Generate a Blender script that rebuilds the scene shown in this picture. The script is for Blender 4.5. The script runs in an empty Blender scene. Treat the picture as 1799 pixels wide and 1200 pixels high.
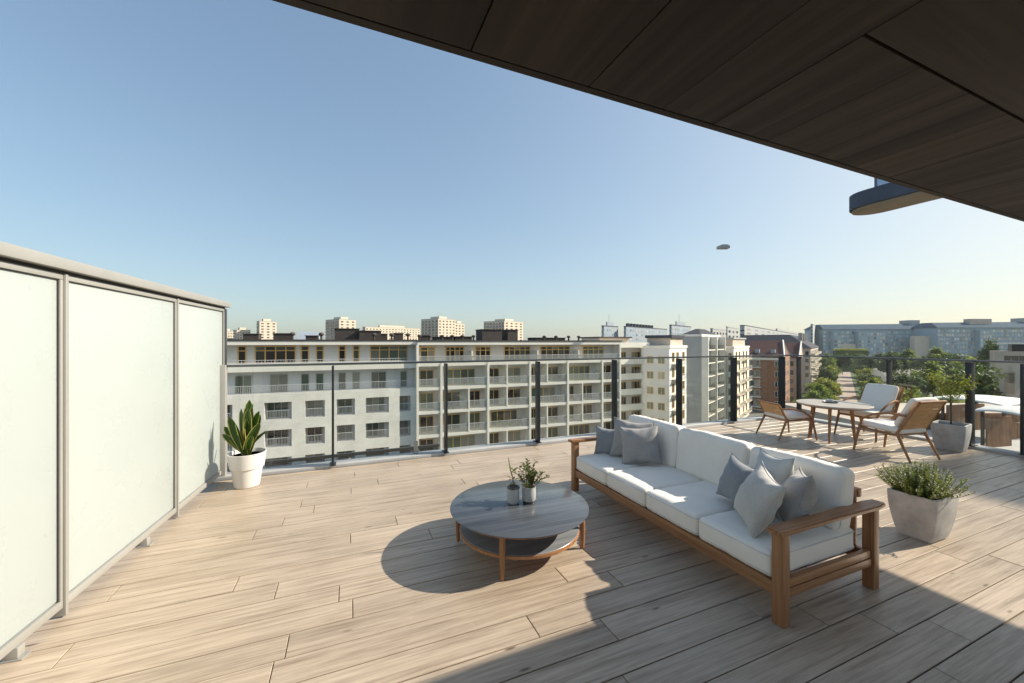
import bpy, bmesh, math, random
from mathutils import Vector, Matrix, noise

random.seed(7)
S = bpy.context.scene
COL = S.collection
R = math.radians

# ------------------------------------------------------------------ camera, light, exposure
YAW = math.atan2(690, 1660)                  # the deck boards run along x, the railing behind runs along x too
CS, SN = math.cos(YAW), math.sin(YAW)
EYE = 1.55
cam = bpy.data.objects.new('camera', bpy.data.cameras.new('camera'))
COL.objects.link(cam)
cam.location = (0, 0, EYE)
cam.rotation_euler = (R(90), 0, -YAW)
cam.data.sensor_width = 36
cam.data.lens = 690 / 1799 * 36
cam.data.clip_start = 0.05
cam.data.clip_end = 6000
cam.data.shift_y = 0.0006
S.camera = cam

SUNV = Vector((1.55, -0.40, 1.0)).normalized()          # towards the sun
SUN_EL = math.asin(SUNV.z)
SUN_AZ = math.atan2(SUNV.x, SUNV.y)                     # clockwise from +y
w = bpy.data.worlds.new('World')
S.world = w
w.use_nodes = True
nt = w.node_tree
bg = nt.nodes['Background']
sky = nt.nodes.new('ShaderNodeTexSky')
sky.sky_type = 'NISHITA'
sky.sun_disc = False
sky.sun_elevation = SUN_EL
sky.sun_rotation = SUN_AZ
sky.altitude = 100
sky.air_density = 0.8
sky.dust_density = 1.8
sky.ozone_density = 1.0
# soft shoulder on the sky's own brightness, as the camera's film would give: c / (1 + c k)
sc_ = nt.nodes.new('ShaderNodeVectorMath'); sc_.operation = 'SCALE'; sc_.inputs['Scale'].default_value = 0.28
ad_ = nt.nodes.new('ShaderNodeVectorMath'); ad_.operation = 'ADD'; ad_.inputs[1].default_value = (1, 1, 1)
dv_ = nt.nodes.new('ShaderNodeVectorMath'); dv_.operation = 'DIVIDE'
lm_ = nt.nodes.new('ShaderNodeRGBToBW'); nt.links.new(sky.outputs['Color'], lm_.inputs[0])
av_ = nt.nodes.new('ShaderNodeMix'); av_.data_type = 'RGBA'; av_.inputs[0].default_value = .45
nt.links.new(lm_.outputs[0], av_.inputs[6]); nt.links.new(sky.outputs['Color'], av_.inputs[7])
nt.links.new(av_.outputs[2], sc_.inputs[0]); nt.links.new(sc_.outputs[0], ad_.inputs[0])
nt.links.new(sky.outputs['Color'], dv_.inputs[0]); nt.links.new(ad_.outputs[0], dv_.inputs[1])
tn_ = nt.nodes.new('ShaderNodeVectorMath'); tn_.operation = 'MULTIPLY'; tn_.inputs[1].default_value = (.97, 1.01, .95)   # warm white balance
nt.links.new(dv_.outputs[0], tn_.inputs[0]); nt.links.new(tn_.outputs[0], bg.inputs['Color'])
bg.inputs['Strength'].default_value = 0.15
sun = bpy.data.objects.new('sun', bpy.data.lights.new('sun', 'SUN'))
COL.objects.link(sun)
sun.data.energy = 3.2
sun.data.angle = R(0.6)
sun.data.color = (1.0, 0.91, 0.76)
sun.rotation_euler = SUNV.to_track_quat('Z', 'Y').to_euler()
S.view_settings.view_transform = 'Standard'
S.view_settings.look = 'None'
S.view_settings.exposure = 1.32
S.view_settings.gamma = 1.0
S.view_settings.use_curve_mapping = False
S.render.engine = 'CYCLES'
S.cycles.max_bounces = 8
S.cycles.diffuse_bounces = 4
S.cycles.transparent_max_bounces = 24
S.cycles.use_denoising = True
S.cycles.caustics_reflective = False
S.cycles.caustics_refractive = False
S.cycles.sample_clamp_indirect = 8.0

# ------------------------------------------------------------------ helpers
class MB:
    """collects faces; build() links them as one mesh object"""
    def __init__(self, M=None):
        self.v, self.f, self.m, self.M = [], [], [], M
    def add(self, vs, fs, mi=0):
        o = len(self.v)
        if self.M is not None:
            vs = [self.M @ Vector(p) for p in vs]
        self.v += [tuple(p) for p in vs]
        self.f += [tuple(i + o for i in f) for f in fs]
        self.m += [mi] * len(fs)
    def box(self, x0, x1, y0, y1, z0, z1, mi=0, b=0.0):
        if x0 > x1: x0, x1 = x1, x0
        if y0 > y1: y0, y1 = y1, y0
        if z0 > z1: z0, z1 = z1, z0
        b = min(b, (x1 - x0) * .45, (y1 - y0) * .45, (z1 - z0) * .45)
        if b <= 0:
            vs = [(x, y, z) for z in (z0, z1) for y in (y0, y1) for x in (x0, x1)]
            fs = [(0, 2, 3, 1), (4, 5, 7, 6), (0, 1, 5, 4), (2, 6, 7, 3), (0, 4, 6, 2), (1, 3, 7, 5)]
            self.add(vs, fs, mi)
            return
        bm = bmesh.new()
        bmesh.ops.create_cube(bm, size=1)
        for q in bm.verts:
            q.co = Vector(((x0 + x1) / 2 + q.co.x * (x1 - x0), (y0 + y1) / 2 + q.co.y * (y1 - y0), (z0 + z1) / 2 + q.co.z * (z1 - z0)))
        bmesh.ops.bevel(bm, geom=list(bm.edges), offset=b, segments=2, profile=.6, affect='EDGES')
        bm.verts.index_update()
        self.add([q.co[:] for q in bm.verts], [[q.index for q in f.verts] for f in bm.faces], mi)
        bm.free()
    def tube(self, pts, rad, n=8, mi=0, cap=True, flat=1.0):
        pts = [Vector(p) for p in pts]
        if not isinstance(rad, (list, tuple)):
            rad = [rad] * len(pts)
        vs, fs = [], []
        up = Vector((0, 0, 1))
        d0 = (pts[-1] - pts[0]).normalized()
        if abs(d0.z) > .9: up = Vector((1, 0, 0))
        for i, p in enumerate(pts):
            d = (pts[min(i + 1, len(pts) - 1)] - pts[max(i - 1, 0)]).normalized()
            a = d.cross(up).normalized()
            c = a.cross(d).normalized()
            for k in range(n):
                t = 2 * math.pi * k / n
                vs.append(p + a * math.cos(t) * rad[i] + c * math.sin(t) * rad[i] * flat)
        for i in range(len(pts) - 1):
            for k in range(n):
                fs.append((i * n + k, i * n + (k + 1) % n, (i + 1) * n + (k + 1) % n, (i + 1) * n + k))
        if cap:
            fs.append(tuple(range(n - 1, -1, -1)))
            fs.append(tuple((len(pts) - 1) * n + k for k in range(n)))
        self.add(vs, fs, mi)
    def lathe(self, prof, n=32, c=(0, 0, 0), mi=0):
        vs, fs = [], []
        for r, z in prof:
            for k in range(n):
                t = 2 * math.pi * k / n
                vs.append((c[0] + r * math.cos(t), c[1] + r * math.sin(t), c[2] + z))
        for i in range(len(prof) - 1):
            for k in range(n):
                fs.append((i * n + k, i * n + (k + 1) % n, (i + 1) * n + (k + 1) % n, (i + 1) * n + k))
        if prof[0][0] > 1e-5: fs.append(tuple(range(n - 1, -1, -1)))
        if prof[-1][0] > 1e-5: fs.append(tuple((len(prof) - 1) * n + k for k in range(n)))
        self.add(vs, fs, mi)
    def mesh(self, name, mats, smooth=False, fix=True):
        me = bpy.data.meshes.new(name)
        me.from_pydata(self.v, [], self.f)
        mats = mats if isinstance(mats, (list, tuple)) else [mats]
        for m in mats: me.materials.append(m)
        if len(mats) > 1:
            me.polygons.foreach_set('material_index', self.m)
        if fix:
            bm = bmesh.new(); bm.from_mesh(me)
            bmesh.ops.recalc_face_normals(bm, faces=bm.faces)
            bm.to_mesh(me); bm.free()
        if smooth:
            me.shade_smooth()
            if smooth != 'all': me.set_sharp_from_angle(angle=R(38))
        me.update()
        return me
    def build(self, name, mats, parent=None, smooth=False, loc=None, rz=0, fix=True, kind=None):
        return link(name, self.mesh(name, mats, smooth, fix), parent, loc, rz, kind)

def link(name, me, parent=None, loc=None, rz=0, kind=None):
    o = bpy.data.objects.new(name, me)
    COL.objects.link(o)
    if parent is not None: o.parent = parent
    if loc is not None: o.location = loc
    if rz: o.rotation_euler = (0, 0, rz)
    if kind: o['kind'] = kind
    return o

def tag(o, label, cat, group=None):
    o['label'] = label; o['category'] = cat
    if group: o['group'] = group
    return o

def thing(name, label, cat, loc=(0, 0, 0), rz=0, group=None):
    o = bpy.data.objects.new(name, None)
    COL.objects.link(o)
    o.empty_display_size = .1
    o.location = loc; o.rotation_euler = (0, 0, rz)
    return tag(o, label, cat, group)

def structure(o):
    o['kind'] = 'structure'
    return o

def copy_tree(o, parent=None):
    kids = [c for c in o.children]
    n = o.copy(); COL.objects.link(n)
    if parent is not None: n.parent = parent
    for c in kids: copy_tree(c, n)
    return n

def at(u, Y):
    """ground-plan point seen in direction u (photo column) at distance Y along the view axis"""
    X = (u - 899.5) / 690 * Y
    return X * CS + Y * SN, -X * SN + Y * CS

def zat(v, Y):
    return EYE - (v - 601) / 690 * Y

# ------------------------------------------------------------------ materials
def new_mat(name):
    m = bpy.data.materials.new(name)
    m.use_nodes = True
    return m, m.node_tree, m.node_tree.nodes['Principled BSDF']

def ramp(nt, fac, stops):
    r = nt.nodes.new('ShaderNodeValToRGB')
    el = r.color_ramp.elements
    while len(el) < len(stops): el.new(.5)
    for e, (p, c) in zip(el, stops):
        e.position = p; e.color = (*c, 1) if len(c) == 3 else c
    nt.links.new(fac, r.inputs['Fac'])
    return r.outputs['Color']

def noise_node(nt, vec, scale, detail=4, rough=.55, dist=0):
    n = nt.nodes.new('ShaderNodeTexNoise')
    n.inputs['Scale'].default_value = scale
    n.inputs['Detail'].default_value = detail
    n.inputs['Roughness'].default_value = rough
    n.inputs['Distortion'].default_value = dist
    if vec is not None: nt.links.new(vec, n.inputs['Vector'])
    return n.outputs['Fac']

def mixc(nt, fac, a, b, mode='MIX'):
    m = nt.nodes.new('ShaderNodeMix'); m.data_type = 'RGBA'; m.blend_type = mode
    for sock, val in ((m.inputs[0], fac), (m.inputs[6], a), (m.inputs[7], b)):
        if hasattr(val, 'node'): nt.links.new(val, sock)
        elif isinstance(val, (int, float)): sock.default_value = val
        else: sock.default_value = (*val, 1)
    return m.outputs[2]

def objcoord(nt, scale=(1, 1, 1), rand=0.0):
    tc = nt.nodes.new('ShaderNodeTexCoord')
    mp = nt.nodes.new('ShaderNodeMapping')
    mp.inputs['Scale'].default_value = scale
    nt.links.new(tc.outputs['Object'], mp.inputs['Vector'])
    oi = nt.nodes.new('ShaderNodeObjectInfo')
    if rand:
        vm = nt.nodes.new('ShaderNodeVectorMath'); vm.operation = 'SCALE'
        cx = nt.nodes.new('ShaderNodeCombineXYZ')
        for i in range(3): nt.links.new(oi.outputs['Random'], cx.inputs[i])
        nt.links.new(cx.outputs[0], vm.inputs[0]); vm.inputs['Scale'].default_value = rand
        nt.links.new(vm.outputs[0], mp.inputs['Location'])
    return mp.outputs[0], oi.outputs['Random']

def bump(nt, b, h, strength=.2, dist=.01):
    n = nt.nodes.new('ShaderNodeBump')
    n.inputs['Strength'].default_value = strength
    n.inputs['Distance'].default_value = dist
    nt.links.new(h, n.inputs['Height'])
    nt.links.new(n.outputs[0], b.inputs['Normal'])

def plain(name, col, rough=.6, var=.12, scale=3.0, metal=0.0, rand=.0, bmp=0, bscale=60, spec=.5):
    m, nt, b = new_mat(name)
    vec, rnd = objcoord(nt, rand=3.0)
    f = noise_node(nt, vec, scale, 6, .6)
    c1 = tuple(c * (1 - var) for c in col); c2 = tuple(min(1, c * (1 + var)) for c in col)
    col_s = ramp(nt, f, [(.3, c1), (.7, c2)])
    if rand:
        r = ramp(nt, rnd, [(0, (1 - rand,) * 3), (1, (1, 1, 1))])
        col_s = mixc(nt, 1.0, col_s, r, 'MULTIPLY')
    nt.links.new(col_s, b.inputs['Base Color'])
    b.inputs['Roughness'].default_value = rough
    b.inputs['Metallic'].default_value = metal
    b.inputs['Specular IOR Level'].default_value = spec
    if bmp:
        f2 = noise_node(nt, vec, bscale, 3)
        bump(nt, b, f2, bmp, .005)
    return m

def wood(name, dark, light, axis=0, rough=.45, fine=1.0, spec=.4, rnd_amt=.25, knots=False, bmp=.08, soft=False):
    m, nt, b = new_mat(name)
    sc = [22 * fine] * 3; sc[axis] = 1.1 * fine
    vec, rnd = objcoord(nt, tuple(sc), rand=37.0)
    f1 = noise_node(nt, vec, 1.0, 7, .62, .6)
    sc2 = [90 * fine] * 3; sc2[axis] = 2.0 * fine
    vec2, _ = objcoord(nt, tuple(sc2), rand=53.0)
    f2 = noise_node(nt, vec2, 1.0, 3, .6)
    if soft:
        mid = tuple(a * .34 + q * .66 for a, q in zip(dark, light))
        c = ramp(nt, f1, [(.24, dark), (.43, mid), (.60, light), (.8, tuple(q * 1.04 for q in light))])
    else:
        c = ramp(nt, f1, [(.25, dark), (.5, tuple((a + q) / 2 for a, q in zip(dark, light))), (.72, light)])
    g = ramp(nt, f2, [(.3, (.72, .71, .70)), (.55, (1, 1, 1))])
    c = mixc(nt, .85, c, g, 'MULTIPLY')
    r = ramp(nt, rnd, [(0, (1 - rnd_amt,) * 3), (1, (1, 1, 1))])
    c = mixc(nt, 1.0, c, r, 'MULTIPLY')
    if knots:
        sk = [9.0] * 3; sk[axis] = 2.4
        vk, _ = objcoord(nt, tuple(sk), rand=71.0)
        vo = nt.nodes.new('ShaderNodeTexVoronoi'); vo.inputs['Scale'].default_value = 1.0
        nt.links.new(vk, vo.inputs['Vector'])
        k = ramp(nt, vo.outputs['Distance'], [(.04, (.38, .33, .30)), (.10, (1, 1, 1))])
        wp, _ = objcoord(nt, (1.6, 1.6, 1.6), rand=11.0)
        gate = ramp(nt, noise_node(nt, wp, 1.3, 2), [(.44, (0, 0, 0)), (.54, (1, 1, 1))])
        c = mixc(nt, gate, c, mixc(nt, 1.0, c, k, 'MULTIPLY'))
    if knots:
        ge = nt.nodes.new('ShaderNodeNewGeometry')
        st1 = ramp(nt, noise_node(nt, ge.outputs['Position'], .9, 5, .6), [(.32, (.84, .83, .82)), (.55, (1, 1, 1))])
        st2 = ramp(nt, noise_node(nt, ge.outputs['Position'], 9, 6, .7), [(.62, (1, 1, 1)), (.74, (1.18, 1.17, 1.16))])
        c = mixc(nt, 1.0, mixc(nt, 1.0, c, st1, 'MULTIPLY'), st2, 'MULTIPLY')
    nt.links.new(c, b.inputs['Base Color'])
    rr = ramp(nt, f1, [(.2, (rough * 1.25,) * 3), (.8, (rough * .85,) * 3)])
    nt.links.new(rr, b.inputs['Roughness'])
    b.inputs['Specular IOR Level'].default_value = spec
    bump(nt, b, f2, bmp, .003)
    return m

def fabric(name, col, weave=900, rough=.95, var=.08, melange=.0):
    m, nt, b = new_mat(name)
    vec, _ = objcoord(nt, rand=5.0)
    f = noise_node(nt, vec, 6, 4)
    c = ramp(nt, f, [(.3, tuple(x * (1 - var) for x in col)), (.7, tuple(min(1, x * (1 + var)) for x in col))])
    f2 = noise_node(nt, vec, weave * .35, 2, .7)
    if melange:
        c = mixc(nt, 1.0, c, ramp(nt, f2, [(.35, (1 - melange,) * 3), (.65, (1 + melange * .4,) * 3)]), 'MULTIPLY')
    nt.links.new(c, b.inputs['Base Color'])
    b.inputs['Roughness'].default_value = rough
    b.inputs['Specular IOR Level'].default_value = .15
    b.inputs['Sheen Weight'].default_value = .25
    bump(nt, b, f2, .35, .002)
    return m

def glass(name, tint=(.93, .96, .95), rough=0.0, strength=1.0):
    m = bpy.data.materials.new(name); m.use_nodes = True
    nt = m.node_tree; nt.nodes.clear()
    out = nt.nodes.new('ShaderNodeOutputMaterial')
    tr = nt.nodes.new('ShaderNodeBsdfTransparent'); tr.inputs[0].default_value = (*tint, 1)
    gl = nt.nodes.new('ShaderNodeBsdfGlossy'); gl.inputs['Roughness'].default_value = rough
    gl.inputs['Color'].default_value = (strength,) * 3 + (1,)
    fr = nt.nodes.new('ShaderNodeFresnel'); fr.inputs['IOR'].default_value = 1.58
    mx = nt.nodes.new('ShaderNodeMixShader')
    ge = nt.nodes.new('ShaderNodeNewGeometry')
    iv = nt.nodes.new('ShaderNodeMath'); iv.operation = 'SUBTRACT'; iv.inputs[0].default_value = 1.0
    nt.links.new(ge.outputs['Backfacing'], iv.inputs[1])
    ml = nt.nodes.new('ShaderNodeMath'); ml.operation = 'MULTIPLY'
    nt.links.new(fr.outputs[0], ml.inputs[0]); nt.links.new(iv.outputs[0], ml.inputs[1])
    nt.links.new(ml.outputs[0], mx.inputs[0]); nt.links.new(tr.outputs[0], mx.inputs[1]); nt.links.new(gl.outputs[0], mx.inputs[2])
    nt.links.new(mx.outputs[0], out.inputs[0])
    return m

def leafmat(name, c1, c2, trans=.35, rough=.5, scale=1.2):
    m, nt, b = new_mat(name)
    vec, _ = objcoord(nt, rand=9.0)
    f = noise_node(nt, vec, scale, 3)
    geo = nt.nodes.new('ShaderNodeNewGeometry')
    c = mixc(nt, geo.outputs['Random Per Island'], c1, c2)
    c = mixc(nt, 1.0, c, ramp(nt, f, [(.3, (.7, .7, .7)), (.7, (1.15, 1.15, 1.1))]), 'MULTIPLY')
    nt.links.new(c, b.inputs['Base Color'])
    b.inputs['Roughness'].default_value = rough
    b.inputs['Specular IOR Level'].default_value = .3
    tl = nt.nodes.new('ShaderNodeBsdfTranslucent'); nt.links.new(c, tl.inputs['Color'])
    mx = nt.nodes.new('ShaderNodeMixShader'); mx.inputs[0].default_value = trans
    out = nt.nodes['Material Output']
    nt.links.new(b.outputs[0], mx.inputs[1]); nt.links.new(tl.outputs[0], mx.inputs[2]); nt.links.new(mx.outputs[0], out.inputs[0])
    return m

def windowglass(name, cols):
    m, nt, b = new_mat(name)
    oi = nt.nodes.new('ShaderNodeObjectInfo')
    geo = nt.nodes.new('ShaderNodeNewGeometry')
    ad = nt.nodes.new('ShaderNodeMath'); ad.operation = 'ADD'
    nt.links.new(oi.outputs['Random'], ad.inputs[0]); nt.links.new(geo.outputs['Random Per Island'], ad.inputs[1])
    fr = nt.nodes.new('ShaderNodeMath'); fr.operation = 'FRACT'; nt.links.new(ad.outputs[0], fr.inputs[0])
    n = len(cols)
    c = ramp(nt, fr.outputs[0], [((i + .5) / n, q) for i, q in enumerate(cols)])
    nt.links.new(c, b.inputs['Base Color'])
    b.inputs['Roughness'].default_value = .06
    b.inputs['Specular IOR Level'].default_value = .6
    return m

def brickmat(name, col, mortar, scale=1.0, var=.1, bw=.5, rh=.25):
    m, nt, b = new_mat(name)
    tc = nt.nodes.new('ShaderNodeTexCoord')
    sp = nt.nodes.new('ShaderNodeSeparateXYZ'); nt.links.new(tc.outputs['Object'], sp.inputs[0])
    ad = nt.nodes.new('ShaderNodeMath'); ad.operation = 'ADD'
    nt.links.new(sp.outputs[0], ad.inputs[0]); nt.links.new(sp.outputs[1], ad.inputs[1])
    cx = nt.nodes.new('ShaderNodeCombineXYZ'); nt.links.new(ad.outputs[0], cx.inputs[0]); nt.links.new(sp.outputs[2], cx.inputs[1])
    br = nt.nodes.new('ShaderNodeTexBrick'); nt.links.new(cx.outputs[0], br.inputs['Vector'])
    br.inputs['Color1'].default_value = (*[c * (1 - var) for c in col], 1)
    br.inputs['Color2'].default_value = (*[min(1, c * (1 + var)) for c in col], 1)
    br.inputs['Mortar'].default_value = (*mortar, 1)
    br.inputs['Scale'].default_value = scale
    br.inputs['Brick Width'].default_value = bw; br.inputs['Row Height'].default_value = rh
    br.inputs['Mortar Size'].default_value = .02
    n = noise_node(nt, tc.outputs['Object'], .6, 6)
    c = mixc(nt, 1.0, br.outputs['Color'], ramp(nt, n, [(.3, (.86, .86, .86)), (.7, (1.05, 1.05, 1.05))]), 'MULTIPLY')
    nt.links.new(c, b.inputs['Base Color'])
    b.inputs['Roughness'].default_value = .85
    return m

M = {}
M['deck'] = wood('wood look deck', (.235, .170, .117), (.54, .438, .335), 0, .38, 1.5, .40, .14, knots=True, bmp=.12, soft=True)
M['sub'] = plain('dark joint bed', (.035, .03, .028), .9)
M['soffit_y'] = wood('dark soffit wood y', (.013, .009, .007), (.056, .038, .028), 1, .55, .55, .3, .3, bmp=.1)
M['soffit_x'] = wood('dark soffit wood x', (.013, .009, .007), (.050, .034, .025), 0, .55, .55, .3, .3, bmp=.1)
M['teak_x'] = wood('teak x', (.25, .11, .045), (.47, .24, .115), 0, .42, 1.2, .35, .15)
M['teak_y'] = wood('teak y', (.25, .11, .045), (.47, .24, .115), 1, .42, 1.2, .35, .15)
M['teak_z'] = wood('teak z', (.25, .11, .045), (.47, .24, .115), 2, .42, 1.2, .35, .15)
M['tabletop'] = wood('grey stained tabletop', (.045, .050, .060), (.135, .145, .16), 0, .20, .6, .55, .1, bmp=.04)
M['shelf_top'] = wood('grey shelf board', (.16, .175, .20), (.34, .355, .38), 0, .3, .6, .5, .1, bmp=.05)  # tabletop grey lightened to offset the shade under the top
M['white_fab'] = fabric('off white canvas', (.84, .78, .70), var=.03)
M['piping'] = fabric('cream piping', (.62, .60, .57))
M['grey_fab'] = fabric('grey melange', (.37, .355, .345), melange=.3)
M['light_fab'] = fabric('light grey linen', (.53, .51, .48), melange=.2)
M['blue_fab'] = fabric('blue grey linen', (.275, .285, .305), melange=.3)
M['pale_fab'] = fabric('pale sage linen', (.52, .525, .50), melange=.15)
M['concrete'] = plain('pale concrete', (.42, .405, .385), .85, .24, 7, bmp=.25, bscale=45)
M['soil'] = plain('potting soil', (.03, .022, .016), .95, .4, 40, bmp=.8, bscale=80)
M['pot_white'] = plain('white glazed pot', (.66, .64, .62), .35, .03, 2)
def frosted():
    m, nt, b = new_mat('frosted white glass')
    vec, _ = objcoord(nt, rand=4.0)
    nt.links.new(ramp(nt, noise_node(nt, vec, 1.1, 5), [(.3, (.585, .63, .615)), (.7, (.602, .645, .63))]), b.inputs['Base Color'])
    nt.links.new(ramp(nt, noise_node(nt, vec, 3.0, 6), [(.3, (.2, .2, .2)), (.7, (.4, .4, .4))]), b.inputs['Roughness'])
    tl = nt.nodes.new('ShaderNodeBsdfTranslucent'); tl.inputs[0].default_value = (.78, .81, .78, 1)
    mx = nt.nodes.new('ShaderNodeMixShader'); mx.inputs[0].default_value = .42
    out = nt.nodes['Material Output']
    nt.links.new(b.outputs[0], mx.inputs[1]); nt.links.new(tl.outputs[0], mx.inputs[2]); nt.links.new(mx.outputs[0], out.inputs[0])
    return m
M['frost'] = frosted()
M['alu'] = plain('warm silver aluminium', (.37, .362, .34), .42, .05, 3, metal=.25)
M['alu_dark'] = plain('gasket and gap shade', (.03, .03, .03), .6)
M['dark_metal'] = plain('dark railing metal', (.025, .027, .030), .38, .1, 3, metal=.4)
M['rail_metal'] = plain('grey rail metal', (.13, .135, .14), .3, .08, 3, metal=.8)
M['curb'] = plain('light curb stone', (.44, .44, .44), .7, .08, 4)
M['glass'] = glass('clear glass', (.965, .978, .968))
M['low_glass'] = glass('bluish lower glass', (.42, .50, .60))
def screened_glass():
    m = bpy.data.materials.new('etched balcony glass'); m.use_nodes = True
    nt = m.node_tree; nt.nodes.clear()
    out = nt.nodes.new('ShaderNodeOutputMaterial'); tr = nt.nodes.new('ShaderNodeBsdfTransparent'); tr.inputs[0].default_value = (.9, .92, .92, 1)
    df = nt.nodes.new('ShaderNodeBsdfDiffuse'); df.inputs[0].default_value = (.62, .63, .60, 1)
    mx = nt.nodes.new('ShaderNodeMixShader'); mx.inputs[0].default_value = .22
    nt.links.new(tr.outputs[0], mx.inputs[1]); nt.links.new(df.outputs[0], mx.inputs[2]); nt.links.new(mx.outputs[0], out.inputs[0])
    return m
M['far_glass'] = screened_glass()
M['rattan'] = plain('rattan cord', (.62, .38, .18), .6, .2, 30)
M['stone_vase'] = plain('grey ceramic vase', (.42, .42, .42), .4, .1, 12)
M['dark_ring'] = plain('dark vase rim', (.05, .05, .055), .4)
M['white_brick'] = brickmat('white brick', (.87, .84, .75), (.80, .775, .70), 1.0, .03, .6, .2)
M['white_plaster'] = plain('white plaster', (.82, .785, .70), .8, .05, .6)
M['grey_plaster'] = plain('cool grey plaster', (.70, .70, .69), .85, .05, .6)
M['lilac_plaster'] = plain('grey back wall', (.70, .67, .63), .85, .05, .6)
M['frame_gold'] = plain('oak window frame', (.70, .46, .16), .5, .12, 6)
M['frame_grey'] = plain('grey window frame', (.38, .38, .36), .5)
M['frame_white'] = plain('white window frame', (.72, .71, .68), .5)
M['win'] = windowglass('dark window glass', [(.010, .008, .009), (.05, .065, .045), (.016, .012, .010), (.012, .011, .012), (.30, .28, .23), (.012, .010, .010), (.085, .11, .075), (.03, .03, .035)])
M['win_green'] = windowglass('greenish window glass', [(.05, .085, .06), (.10, .15, .10), (.03, .04, .03), (.34, .33, .27), (.03, .05, .04), (.14, .17, .12)])
M['win_reflect'] = windowglass('blue glass with painted reflections', [(.28, .38, .44), (.62, .69, .68), (.13, .19, .24), (.70, .62, .50), (.36, .48, .54)])  # pale and warm panes put sky reflections into the base colour
M['white_rail'] = plain('pale balcony bars', (.62, .62, .62), .5)
M['roof_dark'] = plain('dark roof felt', (.055, .045, .04), .8, .25, 2)
M['roof_slate'] = plain('slate roof', (.06, .065, .08), .9, .2, 1.5, spec=.15)
M['roof_red'] = plain('maroon tile roof', (.105, .040, .032), .75, .25, 1.5)
M['cream'] = plain('cream render', (.62, .53, .42), .85, .06, .3)
M['tan'] = plain('tan render', (.50, .42, .35), .85, .1, .4)
M['pinkish'] = plain('pinkish render', (.58, .42, .33), .85, .1, .4)
M['grey_conc'] = plain('grey concrete facade', (.36, .37, .37), .85, .08, .4)
M['blue_grey'] = plain('blue grey facade', (.27, .31, .36), .8, .1, .3)
M['red_brick'] = brickmat('red brown brick', (.30, .125, .06), (.34, .24, .18), 1.0, .25, .6, .2)
M['dark_wood'] = wood('brown cladding', (.16, .08, .04), (.34, .19, .10), 2, .6, .4)
M['canvas'] = plain('white canopy', (.78, .77, .75), .7, .03, 1)
M['asphalt'] = plain('asphalt', (.060, .060, .062), .9, .2, .2)
M['paving'] = plain('pinkish paving', (.40, .31, .26), .9, .12, .3)
M['lane'] = plain('sandy lane', (.36, .33, .28), .9, .12, .2)
M['paint'] = plain('road paint', (.75, .75, .72), .8)
M['grass'] = plain('grass', (.055, .085, .022), .95, .35, .25)
M['bark'] = plain('bark', (.10, .075, .05), .95, .3, 8)
M['leaf_a'] = leafmat('leaf mid green', (.11, .17, .025), (.26, .33, .055), .5)
M['roof_blue'] = plain('blue metal roof', (.075, .115, .155), .95, .1, .3, spec=.05)
M['office'] = plain('pale blue office frame', (.31, .40, .46), .6, .1, .3)
M['leaf_b'] = leafmat('leaf yellow green', (.26, .30, .035), (.40, .41, .06), .5)
M['leaf_c'] = leafmat('leaf dark green', (.05, .09, .02), (.13, .18, .04), .45)
M['shrub'] = leafmat('shrub leaf', (.09, .135, .022), (.27, .31, .065), .4)
M['shrub_tip'] = leafmat('pale shrub tip', (.55, .47, .42), (.62, .58, .46), .3)
M['blade'] = leafmat('strap leaf', (.030, .075, .014), (.055, .12, .022), .25, .32)
M['blade_edge'] = leafmat('strap leaf margin', (.42, .38, .10), (.50, .44, .14), .3, .4)
M['herb'] = leafmat('herb leaf', (.05, .09, .02), (.20, .21, .05), .3)
M['herb_warm'] = leafmat('warm herb leaf', (.20, .16, .04), (.30, .22, .08), .3)
M['stem'] = plain('green stem', (.16, .16, .06), .7)
M['car_white'] = plain('white car paint', (.72, .72, .72), .25, .02)
M['car_dark'] = plain('dark car paint', (.04, .045, .055), .25, .02)
M['car_red'] = plain('red car paint', (.35, .03, .03), .25, .02)
M['car_grey'] = plain('silver car paint', (.38, .39, .40), .25, .02)
M['tyre'] = plain('tyre rubber', (.02, .02, .02), .9)
M['balc_blue'] = plain('blue grey balcony slab', (.085, .095, .13), .8, .2, .8)
M['balc_lit'] = plain('painted sunlit slab underside', (.40, .31, .22), .8, .15, .8)  # sun reflected onto the underside is put into this colour

# ------------------------------------------------------------------ ground and streets
GZ = -20.0
g = MB()
g.add([(-3000, -3000, GZ), (3000, -3000, GZ), (3000, 3000, GZ), (-3000, 3000, GZ)], [(0, 1, 2, 3)])
m, nt_, b_ = new_mat('city ground')
vec_, _ = objcoord(nt_)
cg = ramp(nt_, noise_node(nt_, vec_, .02, 6), [(.38, (.055, .08, .03)), (.5, (.12, .12, .10)), (.62, (.20, .18, .15))])
nt_.links.new(cg, b_.inputs['Base Color']); b_.inputs['Roughness'].default_value = .95
structure(g.build('ground', m))

B1 = Vector((1.160, .600, 0)).normalized()       # along the boulevard, away from us
B2 = Vector((B1.y, -B1.x, 0))                    # to its right
RZB = math.atan2(B2.y, B2.x)
RZW = -YAW

def strip(name, l0, l1, o0, o1, z, mat):
    s = MB()
    p = [B1 * l0 + B2 * o0, B1 * l1 + B2 * o0, B1 * l1 + B2 * o1, B1 * l0 + B2 * o1]
    s.add([(q.x, q.y, z) for q in p], [(0, 1, 2, 3)])
    return structure(s.build(name, mat))

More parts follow.
